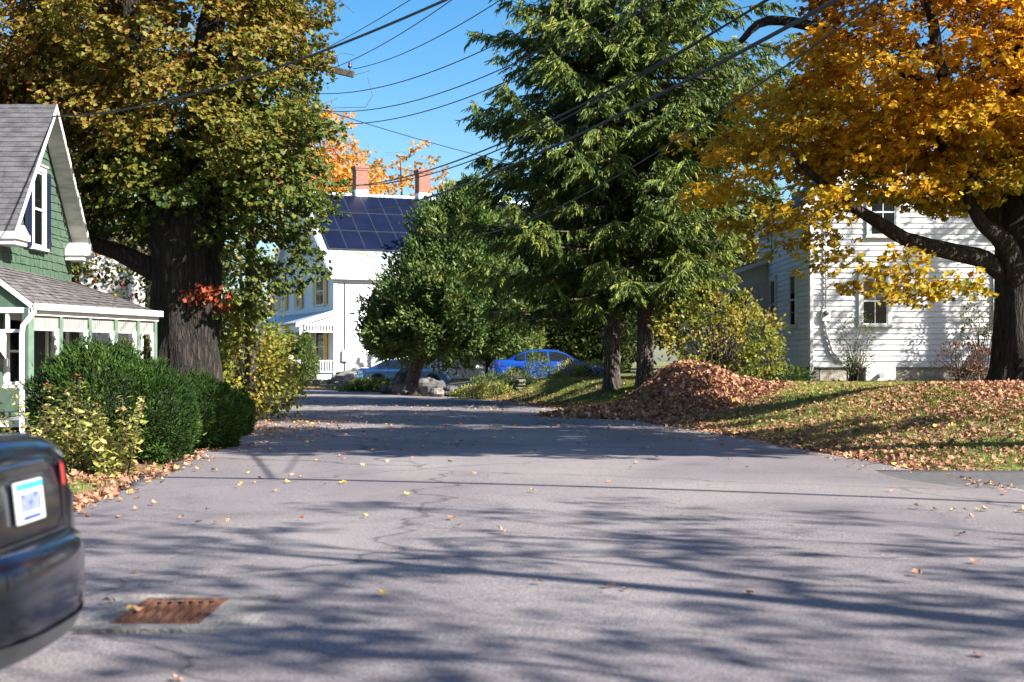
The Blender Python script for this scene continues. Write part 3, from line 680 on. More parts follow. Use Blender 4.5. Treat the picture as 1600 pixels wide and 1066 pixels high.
# flower plants at the left verge
def flowers(x, y, lab, seed, n=9, H=1.25, spread=.35, heads=(('flower_pink', 3), ('flower_orange', 2))):
    g = gz(x, y); t = empty("flower_plant", (x, y, g), label=lab, cat="plant", group="tall flower plants before the yew"); rg = np.random.default_rng(seed); st = MB(); tops = []; P = []; D = []
    for i in range(n):
        b = np.array((rg.normal()*.16, rg.normal()*.12, 0)); e = b+np.array((rg.normal()*spread, rg.normal()*.2, H*rg.uniform(.6, 1.1))); m = (b+e)/2+rg.normal(size=3)*.05
        st.tube([Vector(b), Vector(m), Vector(e)], [.011, .008, .005], n=5); tops.append(e)
        for s_ in np.linspace(.08, .97, 26):
            q = (1-s_)**2*b+2*s_*(1-s_)*m+s_*s_*e
            for _ in range(3):
                az = rg.random()*6.28; P.append(q+rg.normal(size=3)*.035); D.append((math.cos(az), math.sin(az), rg.uniform(-.4, .8)))
    st.build("stems", M['twig'], t, smooth=True)
    P = np.array(P); D = np.array(D)
    leafcloud("foliage", P, D, rg.normal(size=P.shape)*.5+np.array((0, 0, 1.)), rg.uniform(.06, .13, len(P))*(1.2-.5*P[:, 2]/H), rg.uniform(.25, 1, len(P)), M['flower_plant'], t, tpl=OVAL, aspect=.75)
    j = 0
    for mn, c in heads:
        for _ in range(c):
            e = tops[j % len(tops)]; j += 1; mb = MB()
            for a in range(9):
                az = a*.698; d = Vector((math.cos(az), math.sin(az), .25)); s = Vector((-math.sin(az), math.cos(az), 0))*.013; c0 = Vector(e)
                mb.quad(c0, c0+d*.02+s, c0+d*.042, c0+d*.02-s)
            V, F = lathe([(0.001, .0), (.014, .0), (.012, .012), (.001, .016)], 8); mb.add([Vector(v)+Vector(e) for v in V], F)
            mb.build("flower", M[mn], t)
M['flower_pink'] = mk("pink_petals", (.70, .10, .18), rough=.6)
M['flower_orange'] = mk("orange_petals", (.85, .20, .03), rough=.6)
flowers(-5.85, 17.9, "tall pink flowered plant nearer the white downspout", 51, n=10, H=1.15)
flowers(-5.05, 17.8, "tall pale seedy plant with orange and pink blooms nearer the road edge", 52, n=11, H=1.05, heads=(('flower_orange', 1), ('flower_pink', 1)))
flowers(-5.45, 18.3, "leafy yellowing plant in the middle of the flower bed", 53, n=8, H=.75, heads=(('flower_pink', 1),))

# ------------------------------------------------------------------ background trees
def bg_tree(name, x, y, h, rx, mat, label, seed, n=26, per=130, leaf=(.2, .36), crown0=.3, group=None, spread=.75, bare=0, trunk_r=.22, toff=.5, rz=None):
    g = gz(x, y); t = empty(name, (x, y, g), label=label, cat="tree", group=group); T = Tree(seed)
    T.path([(0, 0, -.2), (0, 0, h*.3), (.2, 0, h*.6), (0, 0, h*.93)], [trunk_r*1.2, trunk_r, trunk_r*.6, .03], sides=10, sub=3)
    hz = h*(1-crown0)/2; E = [((0, 0, h*crown0+hz), (rx, rx*.8, hz))]
    C = in_ellipsoids(E, n, T.rg, shell=.2); T.connect(C, step=.9)
    if bare:
        B = in_ellipsoids([((0, 0, h*crown0+hz), (rx*1.05, rx*.8, hz*1.1))], bare, T.rg, shell=.3); T.connect(B, step=.8, up=.6)
    T.smooth.build("trunk", M['bark'], t, smooth=True); T.branches("branches", M['twig'], t, tip=.010)
    P, tip, nrm, sz = clump_leaves(C, per, spread, T.rg, flat=.6, size=leaf)
    tint = toff+(np.repeat(vnoise(C[:, 0]+seed, C[:, 1], C[:, 2], .6), per)-.5)*.8+T.rg.normal(size=len(P))*.15
    leafcloud("crown", P, tip, nrm, sz, tint, M[mat], t, tpl=OVAL, aspect=1.3)
bg_tree("orange_tree", -14.2, 105, 19.5, 4.0, 'orange_tree', "bright orange tree rising behind the left edge of the farmhouse roof", 61, n=80, per=110, crown0=.45)
bg_tree("orange_tree", -8.8, 112, 18.2, 4.6, 'orange_tree', "sparse orange tree showing between the two brick chimneys", 62, n=46, per=60, crown0=.5, bare=60, toff=.3, spread=.7)
bg_tree("orange_tree", -11.9, 116, 18.6, 3.2, 'orange_tree', "sparse orange tree left of the left brick chimney", 63, n=34, per=55, crown0=.5, bare=40, toff=.25)
def scatter_trees(spots, mat, label, group, h0, rx0, seed0, **kw):
    words = ['leftmost', 'second from left', 'third from left', 'fourth from left', 'fifth from left', 'sixth from left', 'rightmost']
    order = sorted(range(len(spots)), key=lambda i: spots[i][0]/spots[i][1])
    for i, (x, y) in enumerate(spots):
        k = order.index(i); wd = 'rightmost' if k == len(spots)-1 else words[k]
        rr = np.random.default_rng(seed0+i); bg_tree("woodland_tree", x, y, h0*rr.uniform(.85, 1.15), rx0*rr.uniform(.9, 1.2), mat, label+", "+wd, seed0+i, group=group, **kw)
scatter_trees([(-15.5, 47), (-19.5, 45), (-13.2, 52), (-23, 52)], 'maple_green', "tall dusky maple in the row behind the green house", "trees behind the green house", 14, 3.6, 70, n=60, per=120, leaf=(.13, .22), crown0=.22, toff=.45)
scatter_trees([(-11.0, 46), (-11.9, 52)], 'maple_green', "young green maple between the huge trunk and the far road", "young trees past the huge maple", 7.5, 1.8, 80, n=34, per=90, leaf=(.10, .17), crown0=.12, toff=.30, spread=.45, trunk_r=.1)
scatter_trees([(-1.5, 84), (3.5, 86), (8, 88), (12.5, 84), (17.5, 80), (6, 75), (24, 78)], 'dark_green', "dark leafy tree in the wood beyond the spruces", "wood beyond the spruces", 10.5, 4.4, 90, n=60, per=130, leaf=(.25, .45), crown0=.08, toff=.6)
scatter_trees([(8.2, 66), (11.2, 70), (9.6, 74)], 'shrub_yellow', "pale yellow leafed slender tree behind the white house wing", "pale trees behind the white house wing", 9.5, 2.2, 110, n=34, per=60, leaf=(.14, .24), crown0=.18, bare=70, toff=.5)
scatter_trees([(-32, 120), (-24, 125), (-40, 112), (-50, 105), (30, 110), (20, 120), (42, 100)], 'maple_green', "distant autumn tree on the far skyline", "far skyline trees", 13, 5.5, 130, n=50, per=90, leaf=(.3, .5), crown0=.1, toff=.5)
scatter_trees([(26, 62), (33, 56), (40, 66), (50, 52), (34, 40), (58, 72)], 'maple_green', "roadside wood tree past the right side of the white house", "trees right of the white house", 12, 4.6, 170, n=50, per=100, leaf=(.2, .35), crown0=.15, toff=.5)
# trees standing outside the frame whose shadows fall across the street
def roadside_tree(x, y, E, label, seed, n, per, bare, h, mat='maple_gold', leaf=(.10, .16), spread=.42, r0=.34):
    g = gz(x, y); t = empty("roadside_maple", (x, y, g), label=label, cat="tree", group="maples beyond the right edge"); T = Tree(seed)
    c0 = np.array(E[0][0])-np.array((x, y, g)); c0z = c0[2]
    T.path([(0, 0, -.2), (0, 0, h*.22), tuple(c0*np.array((.4, .4, .55))), tuple(c0*np.array((1, 1, 1.0))), tuple(c0*np.array((1, 1, 1.25)))], [r0*1.3, r0, r0*.75, r0*.4, .04], sides=12, sub=4)
    EE = [(np.array(c)-np.array((x, y, g)), r) for c, r in E]
    C = in_ellipsoids(EE, n, T.rg, shell=.15); T.connect(C, step=.8)
    if bare: T.connect(in_ellipsoids([(c, np.array(r)*1.05) for c, r in EE], bare, T.rg, shell=.2), step=.8)
    T.smooth.build("trunk", M['bark'], t, smooth=True); T.branches("branches", M['twig'], t, tip=.010)
    P, tip, nrm, sz = clump_leaves(C, per, spread, T.rg, flat=.5, size=leaf)
    leafcloud("crown", P, tip, nrm, sz, .4+.3*T.rg.normal(size=len(P)), M[mat], t, tpl=OVAL, aspect=1.3)
roadside_tree(14.8, 17.5, [((11.4, 18.4, 9.5), (6.4, 4.6, 2.9))], "spreading maple just outside the right edge whose shade crosses the road", 151, 280, 150, 60, 13, leaf=(.14, .22))
roadside_tree(22.2, 39.6, [((21.3, 40.0, 9.6), (5.0, 4.2, 3.8))], "maple beside the white house outside the right edge", 153, 84, 100, 60, 13)
roadside_tree(14.0, .4, [((12.4, 1.6, 9.0), (7.0, 5.2, 2.8)), ((9.5, -3.2, 8.6), (3.5, 3, 2))], "thin crowned maple behind the viewpoint on the right", 154, 120, 70, 420, 12, r0=.3)
# ------------------------------------------------------------------ building helpers
class Fc:
    """a wall face: local origin, direction along the wall, outward direction"""
    def __init__(s, o, u, n): s.o = Vector(o); s.u = Vector(u).normalized(); s.n = Vector(n).normalized()
    def p(s, u, o, z): return s.o+s.u*u+s.n*o+Vector((0, 0, z))
    def box(s, mb, u0, u1, o0, o1, z0, z1):
        P = [s.p(u0, o1, z0), s.p(u1, o1, z0), s.p(u1, o0, z0), s.p(u0, o0, z0), s.p(u0, o1, z1), s.p(u1, o1, z1), s.p(u1, o0, z1), s.p(u0, o0, z1)]
        mb.hexa(P)
def clap(mb, F, u0, u1, z0, z1, c=.16, gable=None, lip=.026, jit=0):
    z = z0
    while z < z1-.001:
        zt = min(z+c, z1)
        a = gable(z) if gable else (u0, u1); b = gable(zt) if gable else (u0, u1)
        if a[1]-a[0] < .03: break
        if b[1] < b[0]: b = ((b[0]+b[1])/2,)*2
        mb.quad(F.p(a[0], lip, z), F.p(a[1], lip, z), F.p(b[1], .006, zt), F.p(b[0], .006, zt))
        mb.quad(F.p(a[0], 0, z), F.p(a[1], 0, z), F.p(a[1], lip, z), F.p(a[0], lip, z))
        z = zt
def window(parent, F, uc, zb, w_, h, trim='white_trim', sash='white_trim', cols=2, shutters=None, tw=.11, pane='dark_glass', blind=None, cap=True, rows=1):
    a, b = uc-w_/2, uc+w_/2; zt = zb+h
    m = MB(); F.box(m, a-tw, a, 0, .105, zb, zt); F.box(m, b, b+tw, 0, .105, zb, zt); F.box(m, a-tw, b+tw, 0, .108, zt, zt+tw)
    if cap: F.box(m, a-tw-.04, b+tw+.04, 0, .14, zt+tw, zt+tw+.035)
    fr = m.build("window", M[trim], parent)
    m = MB(); F.box(m, a-tw-.04, b+tw+.04, 0, .15, zb-.06, zb-.002); m.build("sill", M[trim], fr)
    F0 = F; F = Fc(F.o+F.n*.028, F.u, F.n)
    m = MB(); t = .045; mid = zb+h*.5
    F.box(m, a+.001, a+t, .03, .058, zb+.001, zt-.001); F.box(m, b-t, b-.001, .03, .058, zb+.001, zt-.001)
    F.box(m, a+t, b-t, .03, .058, zb+.001, zb+t*1.3); F.box(m, a+t, b-t, .03, .058, zt-t, zt-.001); F.box(m, a+t, b-t, .03, .066, mid-.024, mid+.024)
    for i in range(1, cols):
        u = a+(b-a)*i/cols; F.box(m, u-.012, u+.012, .036, .054, zb+t*1.3, mid-.024); F.box(m, u-.012, u+.012, .036, .054, mid+.024, zt-t)
    for i in range(1, rows):
        for (q0, q1) in ((zb, mid), (mid, zt)):
            z = q0+(q1-q0)*i/rows; F.box(m, a+t, b-t, .037, .053, z-.01, z+.01)
    m.build("sash", M[sash], fr)
    m = MB(); F.box(m, a+.02, b-.02, .034, .042, zb+.02, zt-.02); m.build("pane", M[pane], fr)
    if blind:
        m = MB(); z = mid+.03
        while z < zt-.06:
            F.box(m, a+.05, b-.05, .0425, .0475, z, z+.026); z += .034
        m.build("blind", M[blind], fr)
    if shutters:
        sw = w_*.36 if w_ > 1 else w_*.5
        for u0 in (a-tw-sw+.0, b+tw):
            m = MB(); F.box(m, u0+.004, u0+sw-.004, .028, .07, zb-.03, zt+.03)
            z = zb+.06
            while z < zt-.06:
                F.box(m, u0+.05, u0+sw-.05, .07, .078, z, z+.03); z += .055
            m.build("shutter", M[shutters], parent)
    return fr
def wall_box(mb, x0, x1, y0, y1, z0, z1): mb.box(x0, x1, y0, y1, z0, z1)

# ------------------------------------------------------------------ right white house: gable faces the street
def right_house():
    X0, Y0 = 9.42, 45.0; g = .74
    h = empty("clapboard_house", (X0, Y0, 0), label="white clapboard house with an electric meter behind the golden maple", cat="house")
    W, D, zb, ze, zp = 8.4, 9.2, 1.29, 6.5, 10.1
    body = MB(); body.box(.02, W-.02, .02, D-.02, zb, ze)
    body.prism([(.02, .02, ze), (W-.02, .02, ze), (W/2, .02, zp)], (0, D-.04, 0))
    F1 = Fc((0, 0, 0), (1, 0, 0), (0, -1, 0)); F2 = Fc((0, 0, 0), (0, 1, 0), (-1, 0, 0)); F3 = Fc((W, 0, 0), (0, 1, 0), (1, 0, 0))
    sl = (zp-ze)/(W/2)
    clap(body, F1, .11, W-.11, zb, ze, .175, lip=.042); clap(body, F1, 0, W, ze, zp-.1, .175, lip=.042, gable=lambda z: ((z-ze)/sl, W-(z-ze)/sl))
    clap(body, F2, .11, D, zb, ze, .175, lip=.042); clap(body, F3, .11, D, zb, ze, .155)
    body.build("wall", M['white'], h)
    tr = MB()
    F1.box(tr, -.035, .11, .0, .045, zb-.02, ze); F1.box(tr, W-.11, W+.035, 0, .045, zb-.02, ze); F2.box(tr, .0, .11, .0, .043, zb-.02, ze)
    F2.box(tr, 0, D, 0, .05, ze-.25, ze); F3.box(tr, 0, D, 0, .05, ze-.25, ze)
    F1.box(tr, .11, W-.11, 0, .04, zb-.02, zb+.12); F2.box(tr, .11, D, 0, .04, zb-.02, zb+.10)
    for s in (0, 1):
        a = (0, ze) if s == 0 else (W, ze); dx = 1 if s == 0 else -1
        tr.prism([(a[0]-dx*.02, -.05, ze-.30), (a[0]-dx*.02, -.05, ze-.02), (W/2, -.05, zp-.02), (W/2, -.05, zp-.30)], (0, .05, 0))
    tr.build("trim", M['white_trim'], h)
    m = MB(); m.box(.04, W-.04, .04, D, .2, zb-.02); m.build("foundation", M['foundation'], h)
    rf = MB(); ov = .32; e = ov*sl
    rf.slab([(-ov, -ov, ze-e+.08), (-ov, D+ov, ze-e+.08), (W/2, D+ov, zp+.08), (W/2, -ov, zp+.08)], .08)
    rf.slab([(W+ov, -ov, ze-e+.08), (W+ov, D+ov, ze-e+.08), (W/2+.001, D+ov, zp+.08), (W/2+.001, -ov, zp+.08)], .08)
    rf.build("roof", M['shingle_roof'], h)
    fa = MB()
    for s, xa in ((1, -ov), (-1, W+ov)):
        fa.prism([(xa, -ov-.02, ze-e-.12), (xa, -ov-.02, ze-e+.05), (W/2, -ov-.02, zp+.05), (W/2, -ov-.02, zp-.12)], (0, .018, 0))
        fa.box(min(xa, xa+s*.02), max(xa, xa+s*.02), -ov, D+ov, ze-e-.12, ze-e+.04)
        fa.slab([(xa+s*.02, -ov+.01, ze-e-.02), (xa+s*.02, -.055, ze-e-.02), (W/2, -.055, zp-.02), (W/2, -ov+.01, zp-.02)], .03)
    fa.build("bargeboard", M['white_trim'], h)
    window(h, F1, 2.05, 2.60, .82, 1.52, blind='blind')
    window(h, F1, 6.3, 2.60, .82, 1.52)
    window(h, F1, 2.3, 5.42, .82, 1.5); window(h, F1, 6.1, 5.42-.0, .82, 1.5)
    window(h, F2, 2.35, 2.62, .95, 1.75, cols=1); window(h, F2, 5.95, 2.62, .95, 1.75, cols=1)
    # basement hatch and vent
    m = MB(); F1.box(m, 1.75, 2.7, .0, .09, g-.02, zb-.03); m.build("hatch", M['white'], h, bevel=.01)
    m = MB(); c = F1.p(2.2, .09, g+.28); m.tube([c, c+Vector((0, -.10, 0)), c+Vector((.02, -.2, -.02))], [.075, .075, .09], n=16); m.build("vent_pipe", M['steel'], h, smooth=False)
    # corner downspout, meter
    m = MB(); F1.box(m, -.02, .09, .046, .13, g-.02, ze-.3); m.build("downspout", M['white_trim'], h, bevel=.015)
    m = MB(); F1.box(m, .36, .62, .03, .16, 2.72, 3.10); mt = m.build("electric_meter", M['plastic_box'], h, bevel=.02)
    V, Fa = lathe([(.001, -.09), (.07, -.085), (.085, -.05), (.085, 0)], 20, 'y'); c = F1.p(.49, .16, 2.98); m = MB().add([Vector(v)+c for v in V], Fa); m.build("dial", M['meter_glass'], mt, smooth=True)
    m = MB(); m.tube([F1.p(.49, .09, 3.1), F1.p(.49, .09, 6.1)], .028, n=8); m.tube([F1.p(.46, .1, 2.72), F1.p(.50, .1, 2.4), F1.p(.70, .1, 1.75), F1.p(.95, .10, 1.48), F1.p(1.1, .1, 1.47)], .045, n=8)
    m.build("conduit", M['steel_light'], h, smooth=True)
    m = MB(); m.tube([F1.p(.26, .2, g-.05), F1.p(.26, .2, g+.45)], .02, n=8); m.box(F1.p(.26, .2, 0).x-.05, F1.p(.26, .2, 0).x+.05, -.26, -.14, g+.42, g+.52); m.build("standpipe", M['plastic_grey'], h)
    # low side wing further back
    wx0, wx1, wy0, wy1, wz = -2.6, .0, 7.4, 12.5, 4.35
    w_ = MB(); w_.box(wx0+.02, wx1+1.5, wy0+.02, wy1, zb, wz); FW = Fc((wx0, wy0, 0), (1, 0, 0), (0, -1, 0)); FL = Fc((wx0, wy0, 0), (0, 1, 0), (-1, 0, 0))
    clap(w_, FW, 0, -wx0, zb, wz, .155); clap(w_, FL, 0, wy1-wy0, zb, wz, .155); w_.build("wing_wall", M['white'], h)
    m = MB(); m.box(wx0+.04, wx1, wy0+.04, wy1, .2, zb-.01); m.build("wing_foundation", M['foundation'], h)
    m = MB(); m.slab([(wx0-.3, wy0-.3, wz-.1), (wx0-.3, wy1+.2, wz-.1), (-.05, wy1+.2, wz+.95), (-.05, wy0-.3, wz+.95)], .07); m.build("wing_roof", M['shingle_roof'], h)
    m = MB(); m.prism([(wx0-.3, wy0-.31, wz-.3), (wx0-.3, wy0-.31, wz-.14), (-.05, wy0-.31, wz+.90), (-.05, wy0-.31, wz+.72)], (0, -.025, 0)); m.prism([(wx0+.01, wy0, wz-.002), (0, wy0, wz-.002), (0, wy0, wz+.86)], (0, .1, 0)); m.build("wing_trim", M['white_trim'], h)
    window(h, FW, 1.5, 2.5, .8, 1.5, cols=1); window(h, FW, .55, 2.5, .6, 1.5, cols=1)
M['plastic_box'] = mk("meter_box", (.62, .62, .60), rough=.5); M['meter_glass'] = mk("meter_glass", (.10, .10, .11), rough=.15); M['steel_light'] = mk("pale_conduit", (.66, .66, .66), (.5, .5, .5), rough=.5)
right_house()

# ------------------------------------------------------------------ far farmhouse with solar panels
def farmhouse():
    th = R(24); h = empty("farmhouse", (-10.0, 80, 0), th, label="white farmhouse with solar panels, two brick chimneys and yellow shutters at the bend", cat="house")
    W, D, zb, ze, zp = 17.0, 13.0, .45, 6.45, 11.55
    H2 = D/2; sl = (zp-ze)/H2
    F1 = Fc((0, 0, 0), (1, 0, 0), (0, -1, 0)); F2 = Fc((0, 0, 0), (0, 1, 0), (-1, 0, 0))
    b = MB(); b.box(.02, W, .02, D-.02, zb, ze); b.prism([(.02, .02, ze), (.02, D-.02, ze), (.02, H2, zp)], (W-.04, 0, 0))
    clap(b, F1, .14, W, zb, ze, .13); clap(b, F2, .14, D-.14, zb, ze, .13); clap(b, F2, 0, D, ze, zp-.1, .13, gable=lambda z: ((z-ze)/sl, D-(z-ze)/sl))
    b.build("wall", M['farm_white'], h)
    m = MB(); m.box(.05, W, .05, D, -.4, zb-.01); m.build("foundation", M['foundation'], h)
    tr = MB(); F1.box(tr, -.04, .16, 0, .05, zb, ze); F2.box(tr, 0, .16, 0, .048, zb, ze); F2.box(tr, D-.16, D, 0, .048, zb, ze)
    F1.box(tr, .16, W, 0, .10, ze-.55, ze-.02)
    for s in (0, 1):
        y0 = 0 if s == 0 else D
        tr.prism([(-.06, y0, ze-.40), (-.06, y0, ze-.02), (-.06, H2, zp-.02), (-.06, H2, zp-.40)], (.06, 0, 0))
    tr.build("trim", M['farm_trim'], h)
    ov = .35; e = ov*sl
    rf = MB(); rf.slab([(-ov, -ov, ze-e+.12), (W+ov, -ov, ze-e+.12), (W+ov, H2, zp+.12), (-ov, H2, zp+.12)], .09)
    rf.slab([(-ov, D+ov, ze-e+.12), (W+ov, D+ov, ze-e+.12), (W+ov, H2+.001, zp+.12), (-ov, H2+.001, zp+.12)], .09)
    n = Vector((0, -sl, 1)).normalized(); run = Vector((0, 1, sl)).normalized(); SL = math.hypot(H2+ov, (H2+ov)*sl)
    o0 = Vector((0, -ov, ze-e+.12))
    x = -ov+.02
    while x < W+ov:
        a = o0+Vector((x, 0, 0)); c = a+run*(SL-.02)
        rf.hexa([a, a+Vector((.03, 0, 0)), c+Vector((.03, 0, 0)), c, a+n*.035, a+Vector((.03, 0, 0))+n*.035, c+Vector((.03, 0, 0))+n*.035, c+n*.035]); x += .55
    rf.tube([(-ov, H2, zp+.14), (W+ov, H2, zp+.14)], .07, n=8)
    roof = rf.build("roof", M['metal_roof'], h)
    fa = MB()
    fa.prism([(-ov-.02, -ov, ze-e-.14), (-ov-.02, -ov, ze-e+.10), (-ov-.02, H2, zp+.10), (-ov-.02, H2, zp-.14)], (.018, 0, 0))
    fa.prism([(-ov-.02, D+ov, ze-e-.14), (-ov-.02, D+ov, ze-e+.10), (-ov-.02, H2, zp+.10), (-ov-.02, H2, zp-.14)], (.018, 0, 0))
    fa.box(-ov, W, -ov-.02, -ov, ze-e-.10, ze-e+.10)
    fa.build("bargeboard", M['farm_trim'], h)
    # panels
    pw, ph = 1.10, 1.93; s0 = SL*.285
    for r in range(3):
        for c in range(13):
            a = o0+Vector((.15+c*(pw+.02), 0, 0))+run*(s0+r*(ph+.05))+n*.10
            P = [a, a+Vector((pw, 0, 0)), a+Vector((pw, 0, 0))+run*ph, a+run*ph]
            m = MB(); m.hexa([*P, *[p+n*.035 for p in P]]); p = m.build("solar_panel", M['solar_frame'], h)
            m = MB(); q = [a+Vector((.018, 0, 0))+run*.025, a+Vector((pw-.018, 0, 0))+run*.025, a+Vector((pw-.018, 0, 0))+run*(ph-.025), a+Vector((.018, 0, 0))+run*(ph-.025)]
            m.hexa([*[p_+n*.03 for p_ in q], *[p_+n*.040 for p_ in q]]); m.build("cell_sheet", M['solar'], p)
    # rust patch on one seam bay
    for cx, cw, sb in ((1.75, .5, .63), (2.3, .5, .55)):
        a = o0+Vector((cx, 0, 0)); m = MB(); P = [a+run*(SL*.27-sb), a+Vector((cw, 0, 0))+run*(SL*.27-sb*.8), a+Vector((cw, 0, 0))+run*(SL*.27), a+run*(SL*.27)]
        m.hexa([*[p+n*.001 for p in P], *[p+n*.006 for p in P]]); m.build("rust_stain", M['rust'], roof)
    for cx in (3.65, 7.75):
        m = MB(); m.box(cx-.38, cx+.38, H2-.3, H2+.46, zp-.1, zp+1.75); m.box(cx-.46, cx+.46, H2-.38, H2+.54, zp+1.75, zp+1.9); m.box(cx-.42, cx+.42, H2-.34, H2+.5, zp+1.62, zp+1.75)
        c = m.build("chimney", M['brick'], h)
        m = MB(); m.box(cx-.41, cx+.41, H2-.36, H2+.5, zp-.35, zp+.42); m.build("flashing", M['metal_roof'], c)
        m = MB(); m.box(cx-.2, cx+.2, H2-.12, H2+.28, zp+1.9, zp+2.06); m.build("flue", M['concrete'], c)
    Y = 'yellow_shutter'
    for u, w_ in ((2.6, 1.5), (7.2, .8), (11.0, 1.3)): window(h, F2, u, 4.72, w_, 1.6, cols=2 if w_ > 1 else 1, shutters=Y, tw=.13)
    window(h, F2, H2-.7, 8.1, .9, 1.3, cols=1, shutters=Y); window(h, F2, H2+1.1, 8.1, .9, 1.3, cols=1)
    window(h, F2, 2.6, 1.35, 1.6, 1.9, shutters=Y, tw=.13); window(h, F2, 10.4, 1.35, 1.5, 1.9, shutters=Y)
    m = MB(); F2.box(m, 6.2, 7.2, .03, .06, .75, 2.95); d = m.build("door", M['dark_door'], h)
    m = MB(); F2.box(m, 6.05, 6.2, 0, .08, .72, 3.1); F2.box(m, 7.2, 7.35, 0, .08, .72, 3.1); F2.box(m, 6.05, 7.35, 0, .08, 3.1, 3.25); m.build("door_frame", M['farm_trim'], d)
    # porch along the gable wall
    pd = 2.0
    m = MB(); F2.box(m, .1, D, .05, pd, .58, .72); F2.box(m, .12, D, .1, pd-.05, -.1, .57); m.build("porch_floor", M['farm_trim'], h)
    m = MB()
    a = [F2.p(-.15, pd+.25, 3.62), F2.p(D, pd+.25, 3.62), F2.p(D, 0.02, 4.35), F2.p(-.15, 0.02, 4.35)]
    m.slab(a, .08); pr = m.build("porch_roof", M['metal_roof'], h)
    m = MB(); F2.box(m, .0, D, pd-.14, pd, 3.1, 3.5)
    m.prism([F2.p(-.14, .05, 4.26), F2.p(-.14, pd+.25, 3.53), F2.p(-.14, pd+.25, 3.36), F2.p(-.14, .05, 4.06)], F2.u*.04)
    F2.box(m, -.02, .08, .1, pd-.14, 3.46, 3.54); F2.box(m, -.02, .08, .1, pd-.14, 3.08, 3.16); 
    for i in range(11): F2.box(m, .0, .06, .16+i*.165, .24+i*.165, 3.16, 3.46)
    m.prism([F2.p(0, .1, 3.54), F2.p(0, pd-.1, 3.54), F2.p(0, .1, 4.05)], F2.u*.05)
    m.build("porch_frieze", M['farm_trim'], h)
    for u in (.04, 3.2, 6.4, 9.6, 12.8):
        m = MB(); F2.box(m, u-.05, u+.09, pd-.14, pd-.001, .72, 3.1); m.build("porch_post", M['farm_trim'], h, bevel=.01)
    m = MB(); F2.box(m, .02, .08, .1, pd-.16, 1.45, 1.52); F2.box(m, .02, .08, .1, pd-.16, .84, .90)
    for i in range(12): F2.box(m, .03, .07, .16+i*.15, .21+i*.15, .90, 1.45)
    F2.box(m, .1, 5.0, pd-.1, pd-.04, 1.45, 1.52); F2.box(m, .1, 5.0, pd-.1, pd-.04, .84, .90)
    for i in range(30): F2.box(m, .2+i*.16, .25+i*.16, pd-.09, pd-.05, .90, 1.45)
    m.build("porch_railing", M['farm_trim'], h)
    # meter and service cable on the road wall
    m = MB(); F1.box(m, .42, .78, .03, .2, 1.45, 2.1); m.build("electric_meter", M['plastic_box'], h, bevel=.03)
    m = MB(); m.tube([F1.p(.6, .06, 2.1), F1.p(.6, .06, 5.9)], .03, n=6); m.tube([F1.p(.6, .06, 1.45), F1.p(.6, .06, .4)], .03, n=6); m.build("service_cable", M['plastic_grey'], h)
M['farm_trim'] = mk("farmhouse_trim", (.70, .70, .71), rough=.5)
M['solar'] = mk("solar_cells", (.005, .007, .020), (.007, .010, .028), rough=.3, scale=.8, spec=.2, coat=.0)
M['solar_frame'] = mk("solar_frame", (.10, .11, .14), rough=.4, metal=.6)
M['rust'] = mk("rust_stain", (.36, .13, .05), (.52, .36, .28), rough=.9, scale=5)
M['dark_door'] = mk("dark_door", (.03, .03, .035), rough=.5)
farmhouse()

